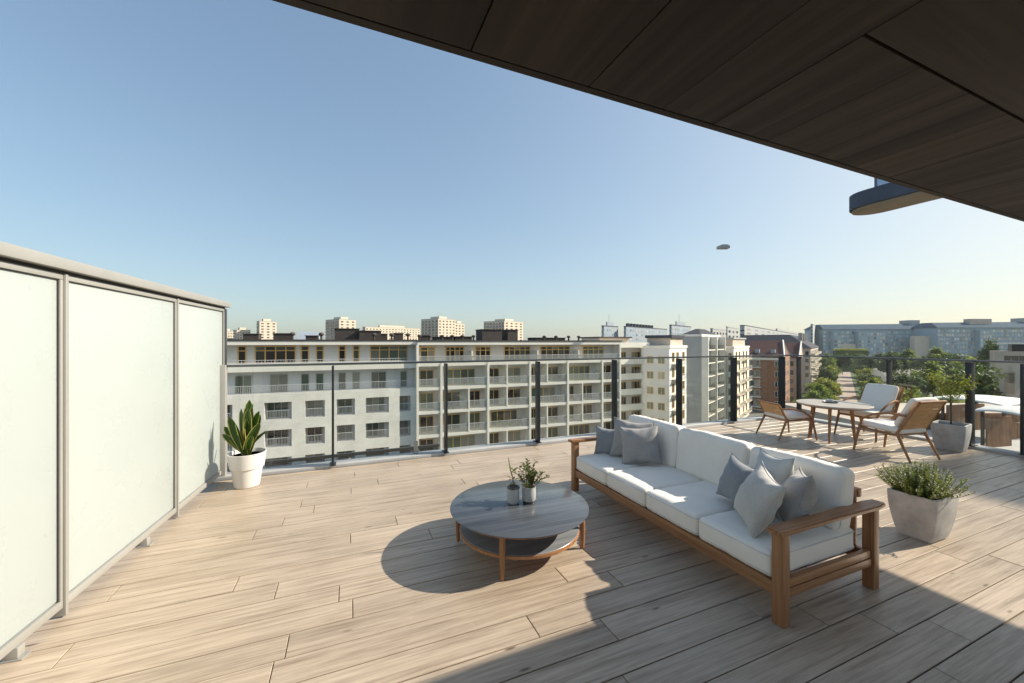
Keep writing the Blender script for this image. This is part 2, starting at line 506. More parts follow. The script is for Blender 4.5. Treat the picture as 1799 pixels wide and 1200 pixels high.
strip('lawn_strip', 60, 420, -15, 11, GZ + .02, M['grass'])
strip('promenade', 60, 420, -2.2, 4.2, GZ + .04, M['paving'])
strip('boulevard', 60, 420, 12, 21, GZ + .02, M['asphalt'])
strip('sidewalk', 60, 420, 11, 12, GZ + .13, M['curb'])
strip('path', 70, 330, 27, 38, GZ + .03, M['lane'])
strip('lawn', 60, 330, 38.2, 130, GZ + .02, M['grass'])
for k in range(14):
    strip('lane_marking', 80 + 14 * k, 86 + 14 * k, 16.4, 16.6, GZ + .03, M['paint'])
st = MB(); st.add([(-120, 8, GZ + .02), (90, 8, GZ + .02), (90, 44, GZ + .02), (-120, 44, GZ + .02)], [(0, 1, 2, 3)])
structure(st.build('street', M['asphalt']))

# ------------------------------------------------------------------ our own building: slab, deck boards, overhang
sl = MB()
sl.box(-2.2, 8.62, -1.9, 5.52, -.45, -.028)
structure(sl.build('terrace_slab', M['sub']))
deck = bpy.data.objects.new('deck', None); COL.objects.link(deck); structure(deck)
PW = .178
Q0 = .070 - 11 * PW
x_lo, x_hi, y_hi = -1.62, 8.42, 5.30
rr = random.Random(3)
row = 0
while True:
    y0 = Q0 + row * PW
    if y0 > y_hi: break
    y1 = min(y0 + PW, y_hi)
    if y1 - y0 > .03:
        x = x_lo - rr.uniform(0, 1.5)
        while x < x_hi:
            L = rr.choice((1.25, 1.6, 1.6, 1.6, 1.95)) if y0 > .4 else 2.4
            a0, a1 = max(x, x_lo), min(x + L, x_hi)
            x += L
            if a1 - a0 < .12: continue
            mb = MB()
            hx, hy = (a1 - a0) / 2 - .0022, (y1 - y0) / 2 - .0030
            c = .0022
            vs = [(-hx, -hy, -.028), (hx, -hy, -.028), (hx, hy, -.028), (-hx, hy, -.028),
                  (-hx, -hy, -c), (hx, -hy, -c), (hx, hy, -c), (-hx, hy, -c),
                  (-hx + c, -hy + c, 0), (hx - c, -hy + c, 0), (hx - c, hy - c, 0), (-hx + c, hy - c, 0)]
            fs = [(0, 1, 5, 4), (1, 2, 6, 5), (2, 3, 7, 6), (3, 0, 4, 7), (4, 5, 9, 8), (5, 6, 10, 9), (6, 7, 11, 10), (7, 4, 8, 11), (8, 9, 10, 11), (3, 2, 1, 0)]
            mb.add(vs, fs)
            mb.build('deck_board', M['deck'], deck, loc=((a0 + a1) / 2, (y0 + y1) / 2, rr.uniform(-.0008, .0006)), fix=False)
    row += 1

OZ, OQ, OP = 2.112, .749, 6.65
oh = thing('roof_overhang', 'dark brown timber clad overhang reaching over the near part of the terrace', 'roof overhang', (0, 0, OZ), .0094)
f = MB(); f.box(-4.5, OP - .02, -.75, OQ - .02, .022, .42); f.build('roof_slab', M['soffit_x'], oh)
f = MB(); f.box(-4.5, OP, OQ - .018, OQ, .0, .44); f.box(OP - .018, OP, -.75, OQ - .02, 0, .44); f.build('fascia', M['soffit_x'], oh)
KS = (OZ - EYE)
xs = [-4.5, -2.6, -.62 * KS, .40 * KS, .88 * KS, 1.556 * KS, 3.05 * KS, 4.4 * KS, 5.8 * KS, OP - .02]
GQ = .728 * KS
joints = [.40 * KS, .88 * KS, 1.556 * KS, 3.05 * KS]
xs, x = [-4.5], -4.5
while x < OP - .25:
    nx = x + .21
    near = [j for j in joints if abs(j - nx) < .11]
    x = near[0] if near else nx
    xs.append(x)
xs.append(OP - .02)
for i in range(len(xs) - 1):
    lo = -.75 if xs[i + 1] <= 1.57 * KS else GQ + .002
    ga = .0014 if any(abs(xs[i] - j) < 1e-6 for j in joints) else .0005
    gb_ = .0014 if any(abs(xs[i + 1] - j) < 1e-6 for j in joints) else .0005
    mb = MB(); hx, hy = (xs[i + 1] - xs[i] - ga - gb_) / 2, (OQ - .021 - lo) / 2
    mb.box(-hx, hx, -hy, hy, 0, .02, b=.0012)
    mb.build('soffit_board', M['soffit_y'], oh, loc=((xs[i] + ga + xs[i + 1] - gb_) / 2, (lo + OQ - .021) / 2, 0))
for y0, y1 in ((.21, GQ - .002), (-.02, .209), (-.26, -.021), (-.50, -.261), (-.75, -.501)):
    mb = MB(); mb.box(-(OP - .02 - 1.562 * KS) / 2, (OP - .02 - 1.562 * KS) / 2, -(y1 - y0) / 2, (y1 - y0) / 2, 0.002, .02, b=.002)
    mb.build('soffit_board', M['soffit_x'], oh, loc=((OP - .02 + 1.562 * KS) / 2, (y0 + y1) / 2, 0))
for x0 in (-3.9, 1.2, 6.3):
    mb = MB(); mb.box(x0 - .06, x0 + .06, -.52, -.40, -OZ + .02, .021, b=.006); mb.build('support_post', M['dark_metal'], oh, smooth=True)

# ------------------------------------------------------------------ privacy screen on the left
scr = thing('privacy_screen', 'tall frosted white glass privacy screen in pale metal frames', 'privacy screen', (-1.335, 5.44, 0), math.atan2(.160, 2.375) * -1)
# local: y runs towards us (negative), x+ faces the terrace
HT = 2.02
q_posts = [0.0, -1.125, -2.43, -3.72, -5.0]
for i in range(4):
    a, b2_ = q_posts[i + 1], q_posts[i]
    mb = MB(); mb.box(-.006, .006, b2_ - .035, a + .035, .112, HT - .125, b=.002); mb.build('glass_panel', M['frost'], scr, smooth=True)
    mb = MB()
    mb.box(-.02, .02, b2_ - .012, a + .012, .06, .105, b=.004)
    mb.box(-.02, .02, b2_ - .012, a + .012, HT - .120, HT - .088, b=.004)
    mb.box(-.02, .02, a + .012, a + .032, .1055, HT - .1205, b=.004); mb.box(-.02, .02, b2_ - .032, b2_ - .012, .1055, HT - .1205, b=.004)
    mb.build('panel_frame', M['alu'], scr, smooth=True)
    mb = MB(); mb.box(-.012, .0125, b2_ - .0325, b2_ - .038, .1065, HT - .1215); mb.box(-.012, .0125, a + .0325, a + .036, .1065, HT - .1215); mb.box(-.012, .0125, a + .037, b2_ - .039, HT - .126, HT - .1215)
    mb.build('gasket', M['alu_dark'], scr)
for i, q in enumerate(q_posts):
    mb = MB(); mb.box(-.034, .030, q - .010, q + .010 if i else q + .04, .012, HT - .088, b=.003)
    mb.build('post', M['alu'] if i else M['rail_metal'], scr, smooth=True)
    if i in (0, 3):
        mb = MB(); mb.box(-.04, .045, q - .035, q + .035, 0, .012, b=.003); mb.build('base_plate', M['alu'], scr, smooth=True)
for q in (-2.73, -1.6):
    mb = MB(); mb.box(-.03, .03, q - .022, q + .022, .006, .0595, b=.003); mb.box(-.03, .05, q - .03, q + .03, 0, .0058); mb.build('foot', M['alu'], scr, smooth=True)
mb = MB(); mb.box(-.02, .012, q_posts[-1], q_posts[0] + .03, HT - .0875, HT - .07); mb.build('shadow_gap', M['alu_dark'], scr)  # near-black strip, the shade of the open gap put in as colour
mb = MB(); mb.box(-.05, .062, q_posts[-1] - .02, q_posts[0] + .06, HT - .0695, HT - .008, b=.004); mb.build('top_cap', M['alu'], scr, smooth=True)

# ------------------------------------------------------------------ glass railing
QR, PR, RH = 5.36, 8.42, 1.29
rl = thing('glass_railing', 'clear glass railing with dark posts and slim top rail around the terrace edge', 'railing', (0, 0, 0))
px = [-1.25, -.18, 1.23, 2.634, 4.04, 5.44, 6.82, 8.22]
for i, p in enumerate(px[1:], 1):
    mb = MB(); mb.box(p - .012, p + .012, QR - .10, QR + .03, .045, RH - .032, b=.003); mb.box(p - .035, p + .035, QR - .10, QR + .06, .0385, .048); mb.build('post', M['dark_metal'], rl, smooth=True)
py = [5.09, 3.66, 2.73, 2.24, .8, -.6, -1.85]
for q in py:
    t = .03 if q == 2.73 else .012
    mb = MB(); mb.box(PR - .10, PR + .03, q - t, q + t, .045, RH - .032, b=.003); mb.box(PR - .1, PR + .06, q - t - .02, q + t + .02, .0385, .048); mb.build('post', M['dark_metal'], rl, smooth=True)
ed = px + [PR + .03]
for i in range(len(ed) - 1):
    mb = MB(); mb.box(ed[i] + .015, ed[i + 1] - .015, QR + .033, QR + .045, .04, RH - .03); mb.build('glass_panel', M['glass'], rl)
ed = [QR + .02] + py
for i in range(len(ed) - 1):
    mb = MB(); mb.box(PR + .033, PR + .045, ed[i + 1] + .015, ed[i] - .015, .04, RH - .03); mb.build('glass_panel', M['glass'], rl)
mb = MB(); mb.box(-1.30, PR + .06, QR + .018, QR + .062, RH - .028, RH, b=.006); mb.build('top_rail', M['rail_metal'], rl, smooth=True)
mb = MB(); mb.box(PR + .018, PR + .062, -1.9, QR + .016, RH - .028, RH, b=.006); mb.build('top_rail', M['rail_metal'], rl, smooth=True)
mb = MB(); mb.box(-1.62, PR + .12, QR - .05, QR + .14, -.02, .038, b=.006); mb.build('curb', M['curb'], rl, smooth=True)
mb = MB(); mb.box(PR - .05, PR + .14, -1.9, QR - .052, -.02, .038, b=.006); mb.build('curb', M['curb'], rl, smooth=True)
mb = MB(); mb.box(-1.345, -1.285, QR - .03, QR + .05, .038, RH, b=.004); mb.build('end_post', M['alu'], rl, smooth=True)
for p in (.845,):
    mb = MB(); mb.box(p - .025, p + .025, QR + .064, QR + .11, .0385, .2, b=.004); mb.build('glass_clamp', M['alu'], rl, smooth=True)

# lower terrace one step below, outside the railing
mb = MB(); mb.box(-9, 1.9, 5.56, 7.4, -1.55, -1.35); structure(mb.build('lower_terrace', M['curb']))
lb = thing('lower_balustrade', 'dark rail on bluish glass edging the lower terrace outside the railing', 'balustrade', (0, 7.0, -1.35))
mb = MB(); mb.box(-8.9, 1.5, -.03, .03, 1.03, 1.075, b=.006); mb.build('rail', M['dark_metal'], lb, smooth=True)
for i in range(7):
    x0 = -8.9 + i * 1.486
    mb = MB(); mb.box(x0 + .02, x0 + 1.466, -.008, .008, .03, 1.028); mb.build('glass_panel', M['low_glass'], lb)
mb = MB(); mb.box(-8.9, 1.5, -.05, .05, 0, .03); mb.build('base_rail', M['rail_metal'], lb)

# ------------------------------------------------------------------ soft furnishing shapes
def cushion_mb(w_, d_, h_, r, puff=.02, seed=0, n=14, wr=.004, sag=0.0, dirs=2):
    """rounded, slightly puffed box, centred; wrinkles as small displacement"""
    mb = MB()
    hs = Vector((w_ / 2, d_ / 2, h_ / 2))
    off = Vector((seed * 3.7, seed * 1.3, seed * 7.1))
    vs, fs = [], []
    def pt(c):
        inner = Vector([max(-(hs[k] - r), min(hs[k] - r, c[k] * hs[k])) for k in range(3)])
        d = Vector([c[k] * hs[k] - inner[k] for k in range(3)])
        if d.length > 1e-9: d = d.normalized() * r
        p = inner + d
        nrm = d.normalized() if d.length > 1e-9 else Vector((0, 0, 1))
        fx, fy, fz = (1 - c[0] ** 2), (1 - c[1] ** 2), (1 - c[2] ** 2)
        p.z += (1 if c[2] > 0 else -1) * puff * fx * fy * abs(c[2]) 
        p.x += c[0] * puff * .6 * fy * fz
        p.y += c[1] * puff * .6 * fx * fz
        s = noise.noise(Vector((p.x * 5, p.y * 5, p.z * 5)) + off) * .6
        k = noise.noise(Vector((p.x * 26, p.y * 26, p.z * 4)) + off) * .4
        return p + nrm * (s + k) * wr
    for ax in range(3):
        for sg in (-1, 1):
            o = len(vs)
            a1, a2 = (ax + 1) % 3, (ax + 2) % 3
            for i in range(n + 1):
                for j in range(n + 1):
                    c = [0, 0, 0]; c[ax] = sg
                    e = lambda t: math.sin(math.pi / 2 * (2 * t / n - 1)) * .55 + (2 * t / n - 1) * .45
                    c[a1] = e(i); c[a2] = e(j)
                    vs.append(pt(c))
            for i in range(n):
                for j in range(n):
                    q = (o + i * (n + 1) + j, o + (i + 1) * (n + 1) + j, o + (i + 1) * (n + 1) + j + 1, o + i * (n + 1) + j + 1)
                    fs.append(q if sg > 0 else q[::-1])
    mb.add(vs, fs)
    return mb

def weld(o, d=.0008):
    bm = bmesh.new(); bm.from_mesh(o.data)
    bmesh.ops.remove_doubles(bm, verts=bm.verts, dist=d)
    bmesh.ops.recalc_face_normals(bm, faces=bm.faces)
    bm.to_mesh(o.data); bm.free(); o.data.shade_smooth()

def seam(w_, d_, z, r):
    pts = []
    for cx, cy, a0 in ((1, 1, 0), (-1, 1, 90), (-1, -1, 180), (1, -1, 270)):
        for k in range(5):
            t = R(a0 + 22.5 * k)
            pts.append((cx * (w_ / 2 - r) + (r + .001) * math.cos(t), cy * (d_ / 2 - r) + (r + .001) * math.sin(t), z))
    pts.append(pts[0])
    return pts

def pillow(label, loc, size, nrm, lean, roll, mat, thick=.075, seed=0, cat='pillow', group='loose pillows on the sofa'):
    """square scatter pillow standing on an edge: nrm = heading of its face, lean = tilt back in degrees"""
    n = 18
    sx, sy = size
    vs, fs = [], []
    for side in (1, -1):
        o = len(vs)
        for i in range(n + 1):
            for j in range(n + 1):
                u, v_ = 2 * i / n - 1, 2 * j / n - 1
                u, v_ = math.sin(u * math.pi / 2) * .5 + u * .5, math.sin(v_ * math.pi / 2) * .5 + v_ * .5
                x = sx / 2 * u * (1 - .11 * (1 - v_ * v_) * u * u)
                y = sy / 2 * v_ * (1 - .11 * (1 - u * u) * v_ * v_)
                e = max(0, (1 - u * u) * (1 - v_ * v_))
                t = thick * e ** .5
                sag = -.012 * (1 - u * u) if v_ > 0 else .01 * (1 - u * u)
                wv = noise.noise(Vector((x * 7 + seed * 5, y * 7, side * 3))) * .026 * e ** .3
                rad = math.atan2(v_, u)
                wv += math.sin(rad * 11 + seed * 2 + noise.noise(Vector((x * 9, y * 9, seed))) * 2) * .008 * (u * u + v_ * v_) * e ** .35
                vs.append((x, y + sag * abs(v_), side * (t + wv)))
        for i in range(n):
            for j in range(n):
                q = (o + i * (n + 1) + j, o + (i + 1) * (n + 1) + j, o + (i + 1) * (n + 1) + j + 1, o + i * (n + 1) + j + 1)
                fs.append(q if side > 0 else q[::-1])
    h = math.atan2(nrm[1], nrm[0])
    Mx = Matrix.Rotation(h, 4, 'Z') @ Matrix.Rotation(R(-lean), 4, 'Y') @ Matrix(((0, 0, 1, 0), (1, 0, 0, 0), (0, 1, 0, 0), (0, 0, 0, 1))) @ Matrix.Rotation(R(roll), 4, 'Z')
    root = thing('pillow', label, cat, loc, 0, group)
    mb = MB(Mx); mb.add(vs, fs)
    o = mb.build('cover', mat, root, smooth='all'); weld(o)
    edge = []
    for k in range(4 * 12 + 1):
        s = (k % 48) / 12; a = s - int(s)
        u, v_ = [(2 * a - 1, -1), (1, 2 * a - 1), (1 - 2 * a, 1), (-1, 1 - 2 * a)][int(s)]
        x = sx / 2 * u * (1 - .11 * (1 - v_ * v_) * u * u); y = sy / 2 * v_ * (1 - .11 * (1 - u * u) * v_ * v_)
        sag = -.012 * (1 - u * u) if v_ > 0 else .01 * (1 - u * u)
        edge.append((x, y + sag * abs(v_), 0))
    mb = MB(Mx); mb.tube(edge, .0032, 5, cap=False); mb.build('piping', mat, root, smooth='all')
    zmin = min(v.co.z for v in o.data.vertices)
    root.location.z = loc[2] - zmin
    return root

# ------------------------------------------------------------------ sofa
sofa = thing('sofa', 'long teak framed outdoor sofa with white cushions standing on the deck', 'sofa', (2.63, 2.5, 0))
def spart(name, x0, x1, y0, y1, z0, z1, mat, b=.005):
    mb = MB(); mb.box(-(x1 - x0) / 2, (x1 - x0) / 2, -(y1 - y0) / 2, (y1 - y0) / 2, -(z1 - z0) / 2, (z1 - z0) / 2, b=b)
    return mb.build(name, M[mat], sofa, smooth=True, loc=((x0 + x1) / 2 - 2.63, (y0 + y1) / 2 - 2.5, (z0 + z1) / 2))
F0, F1, N0, N1 = 2.165, 3.085, 1.395, 3.585
for x0 in (F0, F1 - .058):
    for y0 in (N0, N1 - .065):
        spart('leg', x0, x0 + .058, y0, y0 + .065, 0, .502, 'teak_z')
for y0 in (N0 - .02, N1 - .085):
    # tapered armrest
    mb = MB(); L = 1.0
    prof = [(-.5, .042), (-.46, .047), (0, .043), (.42, .050), (.52, .036)]
    vs, fs = [], []
    for t, hw_ in prof:
        for sg in (-1, 1):
            vs += [(t * L, sg * hw_, 0), (t * L, sg * hw_, .027)]
    for i in range(len(prof) - 1):
        o = i * 4; q = o + 4
        fs += [(o, q, q + 1, o + 1), (o + 2, o + 3, q + 3, q + 2), (o + 1, q + 1, q + 3, o + 3), (o, o + 2, q + 2, q)]
    fs += [(0, 1, 3, 2), (len(vs) - 4, len(vs) - 2, len(vs) - 1, len(vs) - 3)]
    mb.add(vs, fs)
    bm = bmesh.new(); me = mb.mesh('armrest', M['teak_x']); bm.from_mesh(me)
    bmesh.ops.bevel(bm, geom=[e for e in bm.edges if e.calc_face_angle(0) > R(50)], offset=.006, segments=2, affect='EDGES'); bm.to_mesh(me); bm.free()
    me.shade_smooth(); me.set_sharp_from_angle(angle=R(38))
    link('armrest', me, sofa, (2.63 - 2.63, y0 + .0525 - 2.5, .5025))
spart('front_rail', F0 + .008, F0 + .048, N0 + .066, N1 - .066, .150, .222, 'teak_y')
spart('back_rail', F1 - .05, F1 - .012, N0 + .066, N1 - .066, .150, .222, 'teak_y')
for y0 in (N0 + .010, N1 - .05):
    spart('side_rail', F0 + .066, F1 - .066, y0, y0 + .04, .148, .196, 'teak_x')
    spart('side_rail', F0 + .066, F1 - .066, y0 + .004, y0 + .036, .199, .246, 'teak_x')
for k in range(7):
    y0 = N0 + .12 + k * .315
    spart('seat_slat', F0 + .05, F1 - .055, y0, y0 + .08, .186, .203, 'teak_x', .002)
spart('back_top_rail', F1 - .045, F1 - .005, N0 + .09, N1 - .09, .545, .60, 'teak_y')
for y0 in (N0 + .095, N0 + .74, N0 + 1.4, N1 - .14):
    spart('back_post', F1 - .078, F1 - .047, y0, y0 + .045, .223, .60, 'teak_z')
yc = [1.462, 1.972, 2.482, 2.992, 3.520]
for k in range(4):
    wy = yc[k + 1] - yc[k] - .006
    o = cushion_mb(.80, wy, .150, .030, .012, k + 1, n=18, wr=.007).build('seat_cushion', M['white_fab'], sofa, loc=(2.175 + .40 - 2.63, (yc[k] + yc[k + 1]) / 2 - 2.5, .297))
    weld(o)
    for zz in (-.046, .052):
        mb = MB(); mb.tube(seam(.80 + .004, wy + .002, zz, .036), .0034, 5, cap=False); mb.build('piping', M['piping'], o, smooth='all')
yb = [1.470, 2.100, 2.800, 3.515]
for k in range(3):
    wy = yb[k + 1] - yb[k] - .004
    o = cushion_mb(.165, wy, .395, .044, .016, k + 11, n=22, wr=.014).build('back_cushion', M['white_fab'], sofa, loc=(2.895 - 2.63, (yb[k] + yb[k + 1]) / 2 - 2.5, .548))
    weld(o); o.rotation_euler = (0, R(9), 0)
    mb = MB(Matrix.Rotation(R(90), 4, 'Y')); mb.tube(seam(.395, wy + .001, -.05, .058), .003, 5, cap=False); mb.build('piping', M['piping'], o, smooth='all')

SZ = .366
pillow('small blue grey pillow farthest along the sofa, leaning on the far armrest', (2.52, 3.41, SZ), (.30, .30), (-.75, -.66), 14, 0, M['blue_fab'], .06, 1)
pillow('large grey pillow at the far end of the sofa, behind a smaller grey one', (2.64, 3.20, SZ), (.40, .40), (-.72, -.69), 17, -4, M['grey_fab'], .075, 2)
pillow('grey pillow standing in front of a larger grey one at the far sofa end', (2.60, 3.03, SZ), (.37, .37), (-.62, -.78), 18, 5, M['grey_fab'], .07, 3)
pillow('blue grey pillow leaning at the left of the pillow pile by the near armrest', (2.58, 1.96, SZ), (.32, .33), (-.95, .12), 18, -8, M['blue_fab'], .10, 4)
pillow('light grey pillow standing in front of the pile by the near armrest', (2.38, 1.69, SZ), (.34, .38), (-.86, .50), 24, -10, M['light_fab'], .09, 5)
pillow('grey pillow tucked behind the near armrest with a pale piped edge', (2.60, 1.60, SZ), (.34, .37), (-.62, .78), 18, 8, M['grey_fab'], .095, 6)
pillow('pale sage pillow at the back of the near pile, against the back cushion', (2.70, 1.82, SZ), (.34, .42), (-.93, .36), 12, 3, M['pale_fab'], .07, 7)

# ------------------------------------------------------------------ coffee table
ct = thing('coffee_table', 'low round coffee table with grey top, lower shelf and wooden legs', 'coffee table', (1.21, 2.765, 0))
mb = MB(); mb.lathe([(0.0, .283), (.500, .283), (.503, .286), (.503, .2995)], 96); mb.build('top_rim', M['teak_x'], ct, smooth=True)
mb = MB(); mb.lathe([(.0, .2998), (.522, .2998), (.526, .3015), (.526, .306), (.522, .308), (0, .308)], 96); mb.build('top', M['tabletop'], ct, smooth=True)
mb = MB(); mb.lathe([(0, .126), (.452, .126), (.456, .129), (.456, .148), (.452, .1495), (0, .1495)], 96); mb.build('shelf_rim', M['teak_x'], ct, smooth=True)
mb = MB(); mb.lathe([(0, .150), (.449, .150), (.451, .153), (.449, .155), (0, .155)], 96); mb.build('shelf', M['shelf_top'], ct, smooth=True)
for a in (152, 233, 330, 55):
    t = R(a); c, s = math.cos(t), math.sin(t)
    mb = MB(); mb.tube([(c * .478, s * .478, 0), (c * .480, s * .480, .14), (c * .474, s * .474, .283)], [.0135, .019, .021], 12); mb.build('leg', M['teak_z'], ct, smooth=True)

def leaf_quad(mb, base, d, n, L, W, mi=0, fold=.15):
    d = Vector(d).normalized(); n = Vector(n)
    s = d.cross(n)
    if s.length < 1e-4: s = d.cross(Vector((1, 0, .3)))
    s.normalize(); n2 = s.cross(d).normalized()
    b = Vector(base)
    mb.add([b, b + d * L * .45 + s * W / 2 + n2 * W * fold, b + d * L, b + d * L * .45 - s * W / 2 + n2 * W * fold, b + d * L * .5], [(0, 1, 4), (1, 2, 4), (2, 3, 4), (3, 0, 4)], mi)

TZ = .308
v1 = thing('vase', 'slim grey vase holding one thin twig with few leaves on the coffee table', 'vase', (1.175, 2.80, TZ), 0, 'small vases on the coffee table')
mb = MB(); mb.lathe([(0, 0), (.040, 0), (.045, .006), (.046, .02), (.046, .105), (.044, .115)], 28); mb.build('body', M['stone_vase'], v1, smooth=True)
mb = MB(); mb.lathe([(.0, .1155), (.048, .1155), (.050, .119), (.048, .127), (.036, .129), (.034, .120), (0, .119)], 28); mb.build('rim', M['dark_ring'], v1, smooth=True)
mb = MB(); mb.tube([(0, 0, .12), (-.004, .0, .19), (-.022, .006, .26), (-.036, .012, .345)], [.005, .0048, .0055, .003], 6, 0)
mb.tube([(.014, 0, .12), (.012, .004, .155)], .004, 6); mb.tube([(-.014, .004, .12), (-.018, .006, .16)], .004, 6)
mb.build('twig', M['stem'], v1, smooth=True)
for bs, d, L, W, mt in (((-.012, .003, .235), (.8, .25, .35), .075, .030, 'herb'), ((-.004, 0, .185), (-.8, .3, .35), .07, .026, 'herb_warm'), ((-.003, 0, .18), (-.7, -.3, .1), .055, .026, 'herb'),
                        ((0, 0, .175), (.75, -.3, .2), .06, .026, 'herb'), ((-.034, .01, .335), (-.35, 0, .9), .03, .012, 'herb_warm'), ((-.002, 0, .18), (.5, .6, .1), .05, .024, 'herb')):
    mb = MB(); leaf_quad(mb, bs, d, (0, 0, 1), L, W); mb.build('leaf', M[mt], v1, smooth='all', fix=False)
v2 = thing('vase', 'wide pale grey vase with a bushy green plant on the coffee table', 'vase', (1.292, 2.765, TZ), 0, 'small vases on the coffee table')
mb = MB(); mb.lathe([(0, 0), (.046, 0), (.048, .004), (.048, .018)], 28); mb.build('foot', M['dark_ring'], v2, smooth=True)
mb = MB(); mb.lathe([(.048, .0185), (.053, .026), (.054, .09), (.051, .118), (.053, .124), (.047, .124), (.045, .1), (0, .095)], 28); mb.build('body', M['stone_vase'], v2, smooth=True)
lr = random.Random(5)
stems, leaves = MB(), MB()
for k in range(22):
    a = lr.uniform(0, 6.28); sp = lr.uniform(.015, .12) if k else .0; hh = lr.uniform(.10, .235) - sp * .5
    if k == 1: a, sp, hh = -.6, .16, .10
    if k == 2: a, sp, hh = 2.7, .13, .14
    p0 = Vector((.02 * math.cos(a), .02 * math.sin(a), .095)); p2 = Vector((sp * math.cos(a), sp * math.sin(a), .11 + hh)); p1 = (p0 + p2) / 2 + Vector((0, 0, .03))
    stems.tube([p0, p1, p2], [.003, .0025, .0015], 5)
    for i in range(12):
        t = .3 + .7 * i / 11
        p = p0 * (1 - t) ** 2 + p1 * 2 * t * (1 - t) + p2 * t * t
        b_a = a + lr.uniform(-2.4, 2.4)
        leaf_quad(leaves, p, (math.cos(b_a), math.sin(b_a), lr.uniform(0, .9)), (0, 0, 1), lr.uniform(.028, .045), lr.uniform(.016, .024))
stems.build('stems', M['stem'], v2, smooth=True); o = leaves.build('foliage', M['herb'], v2, fix=False); o['kind'] = 'stuff'

# ------------------------------------------------------------------ planters
def rounded_square(hx, hy, r, n=5):
    pts = []
    for cx, cy, a0 in ((1, 1, 0), (-1, 1, 90), (-1, -1, 180), (1, -1, 270)):
        for k in range(n):
            t = R(a0 + 90 * k / (n - 1)); pts.append((cx * (hx - r) + r * math.cos(t), cy * (hy - r) + r * math.sin(t)))
    return pts

def bulged_planter(root, hx, hy, bx, by, H):
    prof = [(bx - .012, by - .012, 0, .012), (bx - .012, by - .012, .012, .012), (bx, by, .0125, .014)]
    for k in range(1, 9):
        t = k / 8; e = math.sin(t * math.pi / 2) ** .9
        prof.append((bx + (hx - bx) * e, by + (hy - by) * e, .0125 + (H - .0125) * t, .014))
    prof += [(hx - .006, hy - .006, H + .004, .012), (hx - .018, hy - .018, H + .002, .010), (hx - .026, hy - .026, H - .05, .01)]
    vs, fs = [], []
    for x, y, z, r in prof: vs += [(q[0], q[1], z) for q in rounded_square(x, y, r)]
    n = 20
    for i in range(len(prof) - 1):
        for k in range(n): fs.append((i * n + k, i * n + (k + 1) % n, (i + 1) * n + (k + 1) % n, (i + 1) * n + k))
    fs.append(tuple(range(n - 1, -1, -1)))
    mb = MB(); mb.add(vs, fs); mb.build('pot', M['concrete'], root, smooth=True, fix=False)
    mb = MB(); q = rounded_square(hx - .024, hy - .024, .01)
    mb.add([(x, y, H - .035) for x, y in q], [tuple(range(len(q)))]); mb.build('soil', M['soil'], root, fix=False)

pl = thing('potted_shrub', 'square pale concrete planter with a bushy pale tipped shrub behind the near sofa end', 'planter', (4.245, 1.645, 0))
bulged_planter(pl, .178, .150, .130, .105, .352)
sr = random.Random(11)
stems, lv, tp = MB(), MB(), MB()
for k in range(190):
    a = sr.uniform(0, 6.283); rad = math.sqrt(sr.random())
    bx_, by_ = .12 * rad * math.cos(a), .09 * rad * math.sin(a)
    hh = sr.uniform(.11, .28) * (1.08 - .45 * rad)
    tip = Vector((bx_ * (1.25 + 1.15 * rad) + sr.uniform(-.03, .03), by_ * (1.4 + 1.5 * rad) + sr.uniform(-.03, .03), .33 + hh))
    p0 = Vector((bx_, by_, .31)); pm = (p0 + tip) / 2 + Vector((bx_, by_, .02)) * .3
    stems.tube([p0, pm, tip], [.002, .0016, .001], 4, cap=False)
    for i in range(30):
        t = .12 + .88 * i / 29
        p = p0 * (1 - t) ** 2 + pm * 2 * t * (1 - t) + tip * t * t
        ba = sr.uniform(0, 6.28)
        leaf_quad(lv, p, (math.cos(ba), math.sin(ba), sr.uniform(.1, 1.2)), (0, 0, 1), sr.uniform(.016, .030), sr.uniform(.008, .014))
    if sr.random() < .5:
        for i in range(7):
            ba = sr.uniform(0, 6.28); p = tip + Vector((sr.uniform(-.008, .008), sr.uniform(-.008, .008), sr.uniform(-.025, .006)))
            leaf_quad(tp, p, (math.cos(ba), math.sin(ba), .7), (0, 0, 1), .011, .008)
stems.build('stems', M['stem'], pl, smooth=True); lv.build('foliage', M['shrub'], pl, fix=False, kind='stuff'); tp.build('blossom', M['shrub_tip'], pl, fix=False, kind='stuff')

pt = thing('potted_tree', 'concrete planter with a small slender tree by the gate post at the railing', 'planter', (8.02, 2.80, 0), R(8))
bulged_planter(pt, .172, .172, .135, .135, .38)
mb = MB(); mb.tube([(0, 0, .34), (.006, .003, .55), (-.006, .005, .75), (.005, 0, .95)], [.012, .010, .008, .004], 8)
for a in range(6): mb.tube([(0, 0, .62 + a * .05), (.13 * math.cos(a * 2.2), .13 * math.sin(a * 2.2), .74 + a * .06)], [.005, .002], 5)
mb.build('trunk', M['bark'], pt, smooth=True)
lv = MB()
for k in range(1500):
    c = [(0, 0, .9, .19), (.14, .05, .80, .13), (-.14, -.04, .82, .14), (.02, -.13, .98, .13), (-.05, .12, 1.02, .13)][sr.randrange(5)]
    d = Vector((sr.gauss(0, 1), sr.gauss(0, 1), sr.gauss(0, .8))).normalized() * c[3] * sr.random() ** .4
    leaf_quad(lv, (c[0] + d.x, c[1] + d.y, c[2] + d.z), (sr.uniform(-1, 1), sr.uniform(-1, 1), sr.uniform(-.6, .5)), (0, 0, 1), sr.uniform(.025, .045), sr.uniform(.012, .018))
lv.build('crown', M['leaf_b'], pt, fix=False, kind='stuff')

